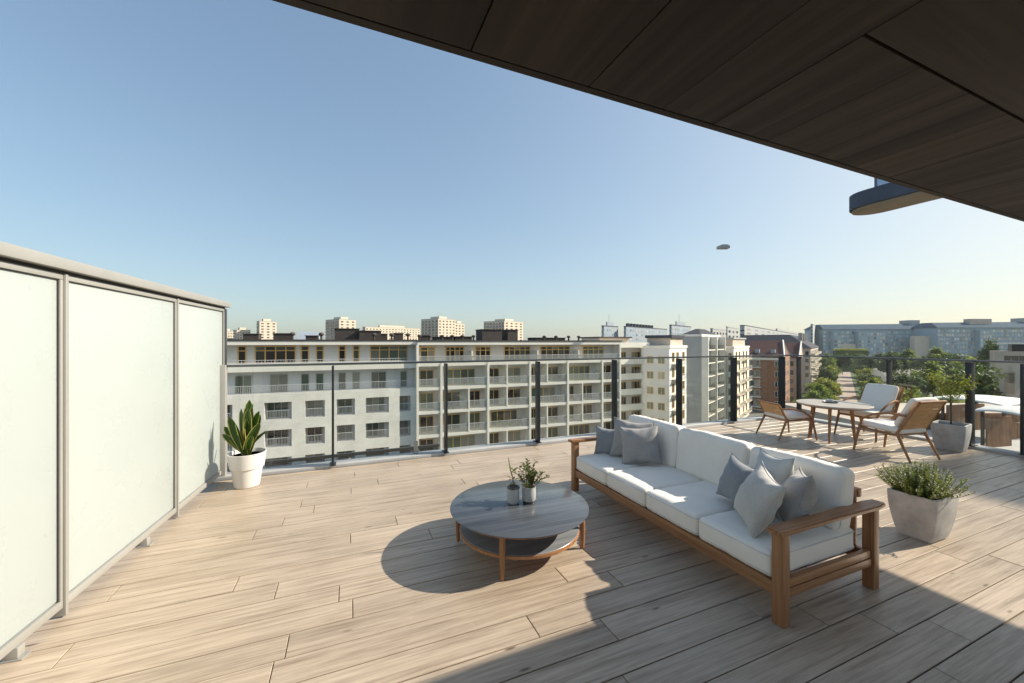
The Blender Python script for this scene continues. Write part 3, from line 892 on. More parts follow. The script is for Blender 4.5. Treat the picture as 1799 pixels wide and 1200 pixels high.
wp = thing('potted_plant', 'round white pot with broad yellow edged strap leaves in the corner by the screen', 'potted plant', (-1.015, 5.02, 0))
mb = MB(); mb.lathe([(0, 0), (.108, 0), (.118, .006), (.145, .195), (.160, .205), (.180, .355), (.181, .362), (.172, .364), (.166, .35), (.160, .32)], 48); mb.build('pot', M['pot_white'], wp, smooth=True)
mb = MB(); mb.lathe([(0, .325), (.16, .325)], 40); mb.build('soil', M['soil'], wp, fix=False)
# leaves: (heading in screen terms: along right vector), built with midrib fold
RV = Vector((CS, -SN, 0)); FV = Vector((SN, CS, 0))
def blade(hx, hy, length, width, curve, tw=0.0, base=(0, 0)):
    """hx, hy: how far the tip leans sideways / away; heading mixes the two"""
    n = 12
    tip = RV * hx + FV * hy + Vector((0, 0, math.sqrt(max(.01, length ** 2 - hx ** 2 - hy ** 2))))
    side0 = (RV * math.cos(tw) + FV * math.sin(tw))
    mb = MB(); vs, fs = [], []
    lean = Vector((tip.x, tip.y, 0))
    for i in range(n + 1):
        t = i / n
        c = Vector((base[0], base[1], .32)) + Vector((lean.x * t ** (1 + curve), lean.y * t ** (1 + curve), tip.z * (t - .06 * curve * t * t)))
        wv = width * (.16 + 1.0 * math.sin(math.pi * min(1, t * .93 + .02)) ** .85 * (.55 + .55 * t)) * (1 if t < .98 else .25)
        d = (lean * (1 + curve) * t ** curve + Vector((0, 0, tip.z))).normalized()
        s = (side0 - d * side0.dot(d)).normalized()
        nn = s.cross(d)
        for k, fr_ in enumerate((-1, -.80, 0, .80, 1)):
            vs.append(c + s * fr_ * wv / 2 + nn * (abs(fr_) * wv * .16))
    for i in range(n):
        for k in range(4):
            fs.append((i * 5 + k, i * 5 + k + 1, (i + 1) * 5 + k + 1, (i + 1) * 5 + k))
    mb.add(vs, fs); mb.m = [1 if (q % 4) in (0, 3) else 0 for q in range(len(fs))]
    return mb.build('leaf', [M['blade'], M['blade_edge']], wp, smooth='all', fix=False)
for args in ((-.24, .02, .40, .085, .2, .5), (-.10, .05, .52, .10, .1, -.4), (-.015, .06, .60, .105, .05, .3), (.075, .04, .57, .095, .1, -.7), (.19, -.03, .42, .09, .35, .6),
             (.20, .08, .34, .07, .4, -.5), (.03, -.06, .42, .07, .2, .9), (-.06, -.05, .38, .07, .3, -.9), (-.16, .10, .28, .06, .7, .1), (.12, -.10, .30, .06, .6, .2),
             (.05, .10, .45, .10, .3, .0), (-.03, .02, .48, .10, .1, 1.2), (-.15, -.02, .46, .095, .15, .2), (.13, .02, .50, .10, .15, -.2), (-.20, -.06, .33, .075, .4, .3), (.02, -.02, .52, .095, .1, .1)):
    blade(*args, base=(random.uniform(-.03, .03), random.uniform(-.03, .03)))

# ------------------------------------------------------------------ dining corner
dt = thing('round_table', 'small round wooden table with pale top and splayed legs between the woven chairs', 'table', (7.10, 3.80, 0))
mb = MB(); mb.lathe([(0, .552), (.455, .552), (.478, .562), (.480, .574), (.476, .580), (0, .580)], 64)
o = mb.build('top', plain('pale table top', (.40, .36, .31), .45, .1, 5), dt, smooth=True)
mb = MB(); mb.lathe([(0, .530), (.40, .530), (.41, .534), (.41, .5515)], 48); mb.build('apron', M['teak_x'], dt, smooth=True)
for a in (200, 262, 335, 90, 140):
    t = R(a); c, s = math.cos(t), math.sin(t)
    mb = MB(); mb.tube([(c * .33, s * .33, 0), (c * .27, s * .27, .53)], [.014, .024], 10); mb.build('leg', M['teak_z'], dt, smooth=True)
tr = thing('tray', 'small dark round tray lying on the small round table', 'tray', (7.14, 3.86, .5805))
mb = MB(); mb.lathe([(0, 0), (.085, 0), (.10, .008), (.10, .018), (.094, .018), (.086, .008), (0, .007)], 28); mb.build('dish', M['dark_ring'], tr, smooth=True)
mb = MB(); mb.lathe([(0, .0075), (.03, .0075), (.034, .05), (.030, .05), (.027, .012), (0, .012)], 18, (.02, .01, 0)); mb.build('cup', M['pot_white'], tr, smooth=True)

def chair(label, loc, fwd, low=False, padded=True, s=1.0):
    rz = math.atan2(fwd[1], fwd[0]) - math.pi / 2
    c = thing('lounge_chair', label, 'chair', loc, rz, 'woven lounge chairs round the small table')
    c.scale = (s, s, s)
    bh = .60 if low else .80
    by = -.33 if low else -.44
    for sx in (-1, 1):
        mb = MB(); mb.tube([(sx * .30, .31, 0), (sx * .275, .26, .30), (sx * .27, .24, .37)], [.013, .019, .02], 10); mb.build('leg', M['teak_z'], c, smooth=True)
        mb = MB(); mb.tube([(sx * .27, -.36, 0), (sx * .255, -.22, .30), (sx * .25, -.20, .36)], [.013, .019, .02], 10); mb.build('leg', M['teak_z'], c, smooth=True)
        mb = MB(); mb.tube([(sx * .25, -.19, .33), (sx * .245, -.25, .45), (sx * .235, by, bh)], [.017, .017, .014], 10); mb.build('back_upright', M['teak_z'], c, smooth=True)
        top = .52 if low else .60
        mb = MB(); mb.tube([(sx * .245, -.20 - (top - .33) * .35, top), (sx * .285, -.12, top + .012), (sx * .305, .06, top - .035), (sx * .30, .19, top - .12), (sx * .275, .25, .36)], [.014, .017, .016, .014, .015], 8); mb.build('armrest', M['teak_y'], c, smooth=True)
        mb = MB(); mb.tube([(sx * .262, .25, .345), (sx * .252, -.205, .325)], .016, 8); mb.build('seat_rail', M['teak_y'], c, smooth=True)
    for y, z in ((.25, .345), (-.20, .325)):
        mb = MB(); mb.tube([(-.262, y, z), (.262, y, z)], .015, 8); mb.build('seat_rail', M['teak_x'], c, smooth=True)
    mb = MB(); mb.tube([(-.235, by, bh), (.235, by, bh)], .014, 8); mb.build('back_top_rail', M['teak_x'], c, smooth=True)
    # woven back: vertical cords over and under a few cross cords
    mb = MB(); nb = 27
    def bp(t, off=0): return -.215 + (by + .215) * t + off, .37 + (bh - .37) * t
    for i in range(nb):
        x = -.222 + .444 * i / (nb - 1); pts = []
        for k in range(9):
            t = k / 8; y, z = bp(t, (.004 if (k + i) % 2 else -.004)); pts.append((x, y, z))
        mb.tube(pts, .0088, 5, cap=False, flat=.5)
    for k in range(12):
        t = (k + .5) / 12; y, z = bp(t); mb.tube([(-.235, y, z), (.235, y, z)], .005, 5, cap=False)
    mb.build('woven_back', M['rattan'], c, smooth=True, kind='stuff')
    o = cushion_mb(.50, .52, .085, .036, .016, 31).build('seat_cushion', M['white_fab'], c, loc=(0, .025, .392)); weld(o); o.rotation_euler = (R(3), 0, 0)
    if padded:
        o = cushion_mb(.45, .075, bh - .36, .032, .014, 35).build('back_cushion', M['white_fab'], c, loc=(0, (by - .215) / 2 + .07, .42 + (bh - .37) / 2)); weld(o)
        o.rotation_euler = (math.atan2(-(by + .215), bh - .37), 0, 0)
    return c
chair('low backed woven chair with white seat at the left of the small round table', (6.65, 4.24, 0), (.95, -.30), True, False, .93)
chair('woven chair with upright white back cushion beyond the small round table', (7.88, 3.72, 0), (-.98, .10), False, True, 1.0)
chair('woven backed chair nearest the sofa, its rattan back turned towards the planter', (6.98, 3.00, 0), (.16, .985), False, True, .98)

# ------------------------------------------------------------------ facade tools
def wall_holes(mb, x0, x1, z0, z1, y, holes, depth, mi=0, mi_rev=None):
    """plane at y facing -y with rectangular recesses, reveals and back faces"""
    mi_rev = mi if mi_rev is None else mi_rev
    xs = sorted({x0, x1, *[h[0] for h in holes], *[h[1] for h in holes]}); zs = sorted({z0, z1, *[h[2] for h in holes], *[h[3] for h in holes]})
    xs = [q for q in xs if x0 <= q <= x1]; zs = [q for q in zs if z0 <= q <= z1]
    for i in range(len(xs) - 1):
        for j in range(len(zs) - 1):
            cx, cz = (xs[i] + xs[i + 1]) / 2, (zs[j] + zs[j + 1]) / 2
            if any(h[0] < cx < h[1] and h[2] < cz < h[3] for h in holes): continue
            mb.add([(xs[i], y, zs[j]), (xs[i + 1], y, zs[j]), (xs[i + 1], y, zs[j + 1]), (xs[i], y, zs[j + 1])], [(0, 1, 2, 3)], mi)
    for a, b, c, d in holes:
        yb_ = y + depth
        mb.add([(a, y, c), (b, y, c), (b, y, d), (a, y, d), (a, yb_, c), (b, yb_, c), (b, yb_, d), (a, yb_, d)],
               [(0, 4, 5, 1), (1, 5, 6, 2), (2, 6, 7, 3), (3, 7, 4, 0), (4, 7, 6, 5)], mi_rev)

WC = {}
def window(parent, x0, z0, w_, h_, y, n, fm, gm, rz=0, transom=0, fw=.07, origin=None, name='window'):
    """framed window standing 5 cm proud of plane y (facing -y), its glass a sub-part"""
    key = (round(w_, 2), round(h_, 2), n, fm, gm, transom, fw)
    if key not in WC:
        mb = MB()
        mb.box(0, w_, -.06, 0, 0, fw); mb.box(0, w_, -.06, 0, h_ - fw, h_); mb.box(0, fw, -.06, 0, fw, h_ - fw); mb.box(w_ - fw, w_, -.06, 0, fw, h_ - fw)
        for i in range(1, n):
            x = w_ * i / n; mb.box(x - fw / 2, x + fw / 2, -.055, 0, fw, h_ - fw)
        if transom:
            z = h_ - transom; mb.box(fw, w_ - fw, -.05, 0, z - fw * .4, z + fw * .4)
        g_ = MB()
        for i in range(n):
            a, b = w_ * i / n, w_ * (i + 1) / n
            zz = [fw, h_ - fw] if not transom else [fw, h_ - transom - fw * .4, h_ - transom + fw * .4, h_ - fw]
            for k in range(0, len(zz), 2): g_.box(a + fw * .5, b - fw * .5, -.03, -.005, zz[k], zz[k + 1])
        WC[key] = (mb.mesh('window', M[fm], fix=False), g_.mesh('pane', M[gm], fix=False))
    fme, gme = WC[key]
    if rz == 0: loc = (x0, y, z0)
    else: loc = origin
    o = link(name, fme, parent, loc, rz)
    link('pane', gme, o)
    return o

def bars(parent, x0, x1, y, z0, h_, step=.14, mat='white_rail', name='railing', t=.022):
    mb = MB()
    mb.box(x0, x1, y - .025, y + .025, z0 + h_ - .05, z0 + h_); mb.box(x0, x1, y - .015, y + .015, z0 + .05, z0 + .09)
    n = max(1, int((x1 - x0) / step))
    for i in range(n + 1):
        x = x0 + (x1 - x0 - t) * i / n; mb.box(x, x + t, y - .01, y + .01, z0 + .0, z0 + h_ - .05)
    return mb.build(name, M[mat], parent, fix=False, kind='stuff')

# ------------------------------------------------------------------ white brick block opposite, left half
Y0 = 49.0
lb_ = thing('apartment_block', 'white brick apartment block with recessed loggias across the street on the left', 'building', (0, 0, 0))
cols = [(-27.5, -25), (-23, -20.6), (-18.3, -15.6), (-13.6, -11.2), (-8.36, -5.77), (-4.47, -2.49), (-1.27, .66), (1.84, 4.43), (5.66, 6.97)]
rows = [(-6.85, -4.97), (-9.85, -7.97), (-12.85, -10.97), (-15.85, -13.97), (-18.85, -16.97)]
holes = [(a, b, c, d) for a, b in cols for c, d in rows]
mb = MB(); wall_holes(mb, -32, 7.70, GZ, -4.05, Y0, holes, 1.0, 0, 1)
mb.box(-32, 7.70, Y0 + .001, Y0 + .25, -4.2, -4.052)
mb.build('brick_wall', [M['white_brick'], M['lilac_plaster']], lb_, fix=False)
mb = MB(); mb.box(-32, 7.65, Y0 + 1.3, Y0 + 12, GZ, 1.22); mb.box(-32, 7.65, Y0 + .26, Y0 + 1.29, -4.25, -4.02); mb.build('upper_wall', M['grey_plaster'], lb_)
mb = MB(); mb.box(-32, 7.68, Y0 - .12, Y0 + 1.29, -1.62, -1.15); mb.box(-32, 7.68, Y0 - .12, Y0 + .1, -1.149, -.72); mb.build('parapet', M['white_plaster'], lb_)
mb = MB(); mb.box(-32, 7.68, Y0 - .2, Y0 + 12, 1.24, 1.66); mb.build('cornice', M['white_plaster'], lb_)
mb = MB(); mb.box(-32.1, 7.7, Y0 - .25, Y0 + 12, 1.662, 1.84); mb.build('roof_edge', M['roof_dark'], lb_)
for a, b in cols:
    for c, d in rows:
        n = 3 if b - a > 2.2 else 2
        window(lb_, a + .12, c + .08, (b - a) * .78, d - c - .16, Y0 + .995, n, 'frame_grey', 'win_green' if (a + c) % 2 < 1 else 'win', fw=.06)
        bars(lb_, a + .01, b - .01, Y0 + .08, c, 1.0)
for a, b in ((-30, -28.4), (-26, -24), (-20.5, -18.8), (-16.8, -15), (-11.28, -9.74), (-8.02, -6.31), (-4.99, -4.17), (-3.49, -2.69), (-1.11, -.32), (.41, 1.21), (2.51, 4.22), (5.89, 6.7)):
    window(lb_, a, -4.0, b - a, 1.95, Y0 + 1.299, 2 if b - a > 1.2 else 1, 'frame_grey', 'win_green', fw=.07)
bars(lb_, -32, 7.6, Y0 + .12, -4.05, .95, .16)
for a, b in ((-29, -28.2), (-26.5, -23.4), (-21, -20.2), (-18, -15), (-11.04, -10.21), (-9.47, -5.5), (-5.02, -4.17), (-3.49, -2.65), (-1.11, -.32), (.44, 1.21), (2.35, 6.79)):
    window(lb_, a, -1.05, b - a, 2.2, Y0 + 1.298, 1 if b - a < 1.2 else 4, 'frame_gold', 'win' if a < 2 else 'win_green', transom=.55, fw=.12)
bars(lb_, -32, 7.6, Y0, -.72, .35, .3)
rg = random.Random(4)
for x0, w_, h_ in ((-11, 1.5, .5), (-8.0, 1.8, .55), (-1.6, 2.8, 1.1), (1.2, 2.6, .9), (-4.7, 1.3, .35), (3.4, 1.2, .6), (5.6, 1.1, .7), (-16, 2, .7), (-22, 2, .6)):
    mb = MB(); yy = Y0 + rg.uniform(3, 5); mb.box(x0, x0 + w_, yy, yy + 1.6, 1.84, 1.84 + h_ * 1.2); mb.box(x0 - .08, x0 + w_ + .08, yy - .08, yy + 1.68, 1.845 + h_ * 1.2, 1.93 + h_ * 1.2); mb.build('roof_unit', M['roof_dark'], lb_)
for x0 in (-3.0, 2.9, 5.0, 7.0, -6, -13):
    mb = MB(); yy = Y0 + 2.6; mb.tube([(x0, yy, 1.8), (x0, yy, 2.35)], .12, 8); mb.lathe([(0, 2.25), (.28, 2.35), (.32, 2.5), (.2, 2.66), (0, 2.7)], 10, (x0, yy, 0)); mb.build('roof_vent', M['roof_dark'], lb_, smooth=True)
mb = MB(); mb.add([(-6.2, Y0 + 5, 1.85), (-3.4, Y0 + 5, 1.85), (-3.7, Y0 + 7, 2.9), (-5.8, Y0 + 7, 2.9), (-6.2, Y0 + 9, 1.85), (-3.4, Y0 + 9, 1.85)], [(0, 1, 2, 3), (3, 2, 5, 4), (0, 3, 4), (1, 5, 2)]); mb.build('skylight', M['blue_grey'], lb_)

# ------------------------------------------------------------------ white grid block, right half
YG = 48.55
gb = thing('apartment_block', 'apartment block with a white balcony grid and oak window frames across the street', 'building', (0, 0, 0))
main = [7.74, 10.67, 16.83, 22.87, 28.82, 34.7, 38.1]
minor = [None, 14.22, 19.49, 25.52, 31.25, None]
slabs = [-1.08, -4.05, -6.98, -9.9, -12.82, -15.74, -18.6]
YB = YG + 1.55
mb = MB(); mb.box(7.72, 37.9, YB, YB + 13, GZ, 1.2); mb.build('back_wall', M['lilac_plaster'], gb)
for k, z in enumerate(slabs):
    mb = MB(); mb.box(7.74, 38.1, YG + .02, YB - .002, z - .36, z); mb.build('balcony_slab', M['white_plaster'], gb)
mb = MB(); mb.box(7.72, 38.1, YG - .02, YB + 13, 1.2, 1.62); mb.build('cornice', M['white_plaster'], gb)
mb = MB(); mb.box(7.71, 38.2, YG - .08, YB + 13, 1.622, 1.8); mb.build('roof_edge', M['roof_dark'], gb)
for x in main:
    x = min(x, 37.9)
    top = 1.198 if x in (7.74, 37.9) else slabs[0]
    mb = MB(); mb.box(x - .14, x + .14, YG - .04, YB - .004, GZ, top); mb.build('column', M['white_plaster'], gb)
mb = MB(); mb.box(37.75, 38.05, YG + .3, YB + 13, GZ, 1.195); mb.build('end_wall', M['white_plaster'], gb)
wr_ = random.Random(8)
for k in range(len(slabs) - 1):
    zt, zb = slabs[k] - .36, slabs[k + 1]
    for i in range(6):
        a, b = main[i] + .16, main[i + 1] - .16
        subs = [(a, b)]
        if minor[i] and (k + i) % 3 != 1:
            mx_ = minor[i]; subs = [(a, mx_ - .1), (mx_ + .1, b)]
            mb = MB(); mb.box(mx_ - .09, mx_ + .09, YG, YB - .004, zb + .001, zt - .001); mb.build('partition', M['white_plaster'], gb)
        for s0, s1 in subs:
            L = s1 - s0
            ww = min(L * .68, 4.3)
            window(gb, s0 + .12 * L, zb + .05, ww, 2.05, YB - .001, max(2, int(ww / .8)), 'frame_gold', 'win' if wr_.random() < .6 else 'win_green', fw=.10)
            mb = MB(); mb.box(s0, s1, YG + .05, YG + .075, zb + .02, zb + 1.0); mb.build('balcony_glass', M['far_glass'], gb)
            mb = MB(); mb.box(s0, s1, YG + .04, YG + .09, zb + 1.002, zb + 1.05); mb.build('handrail', M['white_rail'], gb)
gq = random.Random(77)
for k in range(5):
    mb = MB()
    for spot in range(5):
        x = gq.uniform(8.4, 37.0); hh = gq.uniform(.5, 1.4)
        for i in range(26):
            leaf_quad(mb, (x + gq.gauss(0, .25), YG + .45 + gq.gauss(0, .15), slabs[k + 1] + .1 + gq.random() * hh), (gq.uniform(-1, 1), gq.uniform(-1, 1), gq.uniform(-.3, 1)), (0, 0, 1), .26, .14)
    mb.build('balcony_plants', M['leaf_a'], gb, fix=False, kind='stuff')
    for spot in range(4):
        x = gq.uniform(8.6, 36.5)
        if min(abs(x + .3 - q) for q in main + [v for v in minor if v]) < .6: continue
        mb = MB(); z = slabs[k + 1] + .001; mb.box(x, x + .6, YG + .5, YG + 1.0, z + .38, z + .46); mb.box(x, x + .6, YG + .96, YG + 1.02, z + .461, z + .95)
        for dx in (.02, .52): mb.box(x + dx, x + dx + .06, YG + .52, YG + .58, z, z + .38); mb.box(x + dx, x + dx + .06, YG + .92, YG + .98, z, z + .38)
        mb.build('balcony_chair', M['roof_dark'], gb)
mb = MB(); mb.box(7.9, 37.7, YG + .05, YG + .075, slabs[0] + .02, slabs[0] + .85); mb.build('balcony_glass', M['far_glass'], gb)
mb = MB(); mb.box(7.9, 37.7, YG + .04, YG + .09, slabs[0] + .852, slabs[0] + .9); mb.build('handrail', M['white_rail'], gb)
for a, b, n in ((8.3, 10.2, 2), (11.5, 14.0, 4), (15.5, 17.7, 3), (19.6, 23.6, 5), (25.2, 30.0, 5), (32.2, 36.0, 4)):
    window(gb, a, slabs[0] + .05, b - a, 2.0, YB - .001, n, 'frame_gold', 'win_green' if a > 32 else 'win', transom=.5, fw=.13)
for x0 in (14.6, 24.0, 30.6):
    mb = MB(); mb.box(x0, x0 + .16, YG + .1, YB - .01, slabs[0] + .001, slabs[0] + 1.5); mb.build('divider', M['white_plaster'], gb)
for x0, w_, h_ in ((17.5, 3.0, 1.5), (21.4, 1.6, 1.5), (11, 2.2, .4), (13.6, 2.4, .45), (26, 5, .35), (9, .9, .6)):
    mb = MB(); mb.box(x0, x0 + w_, YB + 3, YB + 6, 1.80, 1.8 + h_); mb.box(x0 - .1, x0 + w_ + .1, YB + 2.9, YB + 6.1, 1.801 + h_, 1.9 + h_); mb.build('roof_unit', M['roof_dark'], gb)
for x0 in (8.6, 9.9, 11.6, 13, 14.4, 16.0, 27, 29, 31.2, 33):
    mb = MB(); mb.tube([(x0, YB + 2.3, 1.75), (x0, YB + 2.3, 2.2)], .13, 8); mb.lathe([(0, 2.15), (.26, 2.25), (.3, 2.4), (.2, 2.5), (0, 2.55)], 10, (x0, YB + 2.3, 0)); mb.build('roof_vent', M['roof_dark'], gb, smooth=True)
mb = MB(); mb.lathe([(0, 0), (.7, 0), (.85, .5), (.8, 1.0), (.45, 1.5), (0, 1.65)], 18, (19.8, YB + 7, 1.8)); mb.build('roof_cowl', M['cream'], gb, smooth=True)

# ------------------------------------------------------------------ other buildings
def solve_wd(uL, uC, uR, Y, rz):
    ax = Vector((math.cos(rz), math.sin(rz), 0)); ay = Vector((-ax.y, ax.x, 0))
    c = Vector((*at(uC, Y), 0))
    def dist(dirv, u):
        if u is None: return None
        # find s with point c + dirv*s seen at u
        t = (u - 899.5) / 690
        def XY(v): return v.x * CS - v.y * SN, v.x * SN + v.y * CS
        X0, Y0_ = XY(c); dX, dY = XY(dirv)
        return (t * Y0_ - X0) / (dX - t * dY)
    return c, dist(-ax, uL), dist(ay, uR)

def block(name, label, cat, u, Y, vtop, faces, mats, rz=RZB, w_=None, d_=None, group=None, roof='flat', parapet=.5):
    """box building; u = (left, corner, right) photo columns of front face, near corner and right face.
    Local frame: origin at the near corner's foot, -x along the front face, +y along the right face"""
    c, ww, dd = solve_wd(u[0], u[1], u[2], Y, rz)
    if w_: ww = w_
    if d_: dd = d_
    zt = zat(vtop, Y)
    root = thing(name, label, cat, (c.x, c.y, GZ), rz, group)
    H = zt - GZ
    mb = MB(); mb.box(-ww, 0, 0, dd, 0, H); mb.build('wall', M[mats[0]], root)
    if roof == 'flat':
        mb = MB(); mb.box(-ww - .15, .15, -.15, dd + .15, H + .002, H + parapet); mb.build('parapet', M[mats[1]], root)
    return root, ww, dd, H

def front_windows(root, ww, H, cols_, zs, w_, h_, fm='frame_white', gm='win', n=2, one=False, fw=.08, y=0.0):
    """cols_ = fractions along the front from its left end"""
    if one:
        mb, g_ = MB(), MB()
        for c in cols_:
            for z in zs:
                x = -ww * (1 - c) - w_ / 2; g_.box(x, x + w_, y - .12, y - .001, z, z + h_)
        return g_.build('windows', M[gm], root, fix=False, kind='stuff')
    for c in cols_:
        for z in zs: window(root, -ww * (1 - c) - w_ / 2, z, w_, h_, y - .001, n, fm, gm, fw=fw)

def right_windows(root, dd, H, cols_, zs, w_, h_, fm='frame_white', gm='win', n=2, one=False, fw=.08, x=0.0):
    if one:
        g_ = MB()
        for c in cols_:
            for z in zs:
                y = dd * c - w_ / 2; g_.box(x + .001, x + .12, y, y + w_, z, z + h_)
        return g_.build('windows', M[gm], root, fix=False, kind='stuff')
    for c in cols_:
        for z in zs: window(root, 0, 0, w_, h_, 0, n, fm, gm, rz=R(90), origin=(x + .001, dd * c - w_ / 2, z), fw=fw)

def right_balcony(root, y0, y1, z, deep=1.3, mat='white_plaster', railm='white_rail', solid=False, x=0.0):
    mb = MB(); mb.box(x + .002, x + deep, y0, y1, z - .18, z); 
    if solid: mb.box(x + deep - .1, x + deep, y0, y1, z + .001, z + .95)
    o = mb.build('balcony', M[mat], root)
    if not solid:
        mb = MB(); n = max(2, int((y1 - y0) / .5))
        mb.box(x + deep - .06, x + deep, y0, y1, z + .95, z + 1.02)
        for i in range(n + 1):
            yy = y0 + (y1 - y0 - .05) * i / n; mb.box(x + deep - .05, x + deep - .01, yy, yy + .05, z + .001, z + .95)
        mb.build('balcony_rail', M[railm], o, fix=False)
    return o

def floors(H, n, step, top): return [H - top - step * i for i in range(n)]

# white balcony block just beyond the grid block
root = thing('apartment_block', 'white block with long open balconies beyond the end of the balcony grid', 'building', (47, 62, GZ), 0)
H = zat(611, 74) - GZ
mb = MB(); mb.box(-7.5, 8.5, 1.8, 14, 0, H); mb.build('wall', M['lilac_plaster'], root)
mb = MB(); mb.box(-7.6, 8.6, 0, 14.1, H + .002, H + 1.0); mb.build('parapet', M['white_plaster'], root)
for k in range(6):
    z = H - 3.0 - 3.0 * k
    mb = MB(); mb.box(-7.5, 8.5, 0, 1.798, z - .25, z); mb.box(-7.5, 8.5, 0, .15, z + .001, z + .95); mb.build('balcony', M['white_plaster'], root)
    for x0 in (-6, -2, 2.0, 5.5): window(root, x0, z + .05, 2.2, 2.1, 1.799, 3, 'frame_gold', 'win', fw=.1)
for x0 in (-7.5, 1.0, 8.2):
    mb = MB(); mb.box(x0, x0 + .3, .2, 1.79, 0, H); mb.build('column', M['white_plaster'], root)
mb = MB(); mb.box(1, 8.3, 6, 13, H + 1.0, H + 1.9); mb.build('penthouse', M['cream'], root)
mb = MB(); mb.box(.5, 8.8, 5.5, 13.5, H + 1.902, H + 2.2); mb.build('penthouse_roof', M['roof_dark'], root)

# pale grey corner block with two window columns
root, ww, dd, H = block('apartment_block', 'narrow pale grey block with two columns of square windows, right of the balcony grid', 'building', (1127, 1176, 1206), 75, 612, None, ('grey_plaster', 'white_plaster'))
front_windows(root, ww, H, (.32, .72), floors(H, 6, 3.0, 3.0), 1.35, 1.45, 'frame_gold', 'win_green', 2)
for z in floors(H, 6, 3.0, 2.9): right_balcony(root, 1.5, 6.5, z - .15, 1.2, 'cream')
right_windows(root, dd, H, (.2, .45, .8), floors(H, 6, 3.0, 2.7), 1.4, 1.9, 'frame_gold', 'win', 2)
mb = MB(); mb.box(-ww, -.8, 3, dd, H + .5, H + 2.0); mb.build('penthouse', M['tan'], root)
mb = MB(); mb.box(-ww - .3, -.4, 2.6, dd + .3, H + 2.002, H + 2.6); mb.build('penthouse_roof', M['roof_slate'], root)

# taller grey block with stacked balconies
root, ww, dd, H = block('apartment_block', 'tall grey block with a white framed stack of planted balconies on its right side', 'building', (1193, 1232, 1264), 88, 591, None, ('grey_conc', 'white_plaster'))
for z in floors(H, 7, 3.0, 3.0):
    right_balcony(root, 1.0, 7.0, z, 1.3, 'white_plaster', 'dark_metal'); right_balcony(root, 9.5, 16, z, 1.3, 'white_plaster', 'dark_metal')
right_windows(root, dd, H, (.14, .32, .60, .82), floors(H, 7, 3.0, 2.95), 2.7, 2.4, 'frame_white', 'win', 3, fw=.06)
bq = random.Random(9)
for z in floors(H, 7, 3.0, 3.0):
    mb = MB()
    for k in range(70):
        yy = bq.choice((2.0, 4.5, 6.2, 10.5, 13.5)) + bq.gauss(0, .35)
        leaf_quad(mb, (1.0 + bq.uniform(-.2, .2), yy, z + bq.uniform(.1, 1.2)), (bq.uniform(-1, 1), bq.uniform(-1, 1), bq.uniform(-.3, 1)), (0, 0, 1), .3, .16)
    mb.build('balcony_plants', M['leaf_c'], root, fix=False, kind='stuff')
for yy in (.1, 8.2, dd - .4):
    mb = MB(); mb.box(.003, 1.45, yy, yy + .3, 0, H - .01); mb.build('fin', M['white_plaster'], root)
cx = ww / 2
mb = MB(); mb.add([(-ww + .3, .5, H + .5), (-.3, .5, H + .5), (-.3, dd - .5, H + .5), (-ww + .3, dd - .5, H + .5), (-cx - .4, 6, H + 1.9), (-cx + .4, 6, H + 1.9), (-cx + .4, dd - 6, H + 1.9), (-cx - .4, dd - 6, H + 1.9)], [(0, 1, 5, 4), (1, 2, 6, 5), (2, 3, 7, 6), (3, 0, 4, 7), (4, 5, 6, 7)]); mb.build('hip_roof', M['roof_slate'], root)

# white block with shallow balconies
root, ww, dd, H = block('apartment_block', 'white block with a recessed penthouse between the grey stack and the brick house', 'building', (1265, 1289, 1316), 100, 612, None, ('white_plaster', 'white_plaster'))
front_windows(root, ww, H, (.3, .75), floors(H, 6, 3.0, 3.1), .9, 1.9, 'frame_gold', 'win_green', 1)
for z in floors(H, 6, 3.0, 3.1): right_balcony(root, 1.5, 9, z, 1.2, 'cream'); right_balcony(root, 11, 19, z, 1.2, 'cream')
right_windows(root, dd, H, (.15, .33, .6, .8), floors(H, 6, 3.0, 3.0), 1.8, 2.1, 'frame_gold', 'win', 2)
mb = MB(); mb.box(-ww, -.6, 2, dd - 3, H + .5, H + 2.4); mb.build('penthouse', M['tan'], root)
mb = MB(); mb.box(-ww - .2, -.3, 1.6, dd - 2.6, H + 2.402, H + 2.8); mb.build('penthouse_roof', M['grey_conc'], root)

# red brick house
root, ww, dd, H = block('brick_house', 'red brown brick house with maroon tiled roof beside the boulevard', 'building', (1314, 1378, 1398), 120, 628, None, ('red_brick', 'white_plaster'), roof='none', d_=16)
front_windows(root, ww, H, (.82,), floors(H, 5, 3.1, 3.0), 1.5, 1.8, 'frame_white', 'win', 2)
front_windows(root, ww, H, (.12, .28), floors(H, 5, 3.1, 3.0), 1.2, 1.9, 'frame_white', 'win', 1)
for z in floors(H, 5, 3.1, 3.2):
    mb = MB(); mb.box(-ww + .2, -ww + 3.6, -1.3, -.002, z - .2, z); mb.build('balcony', M['white_plaster'], root)
right_windows(root, dd, H, (.2, .5, .8), floors(H, 5, 3.1, 3.0), 1.3, 1.9, 'frame_white', 'win', 2)
mb = MB(); mb.box(-ww - .2, .2, -.3, -.001, H - .9, H - .2); mb.build('string_course', M['white_plaster'], root)
mb = MB(); mb.add([(-ww - .5, -.6, H), (.0, -.6, H), (-1.2, dd / 2, H + 5.2), (-ww - .5, dd / 2, H + 5.2), (.0, dd + .5, H), (-ww - .5, dd + .5, H)], [(0, 1, 2, 3), (3, 2, 4, 5), (1, 4, 2), (0, 3, 5), (0, 5, 4, 1)])
rf = mb.build('roof', M['roof_red'], root)
for x0 in (-ww * .82, -ww * .38):
    mb = MB(); mb.box(x0, x0 + 1.2, 1.0, 2.6, H + 1.2, H + 2.3); mb.build('skylight', M['blue_grey'], rf)
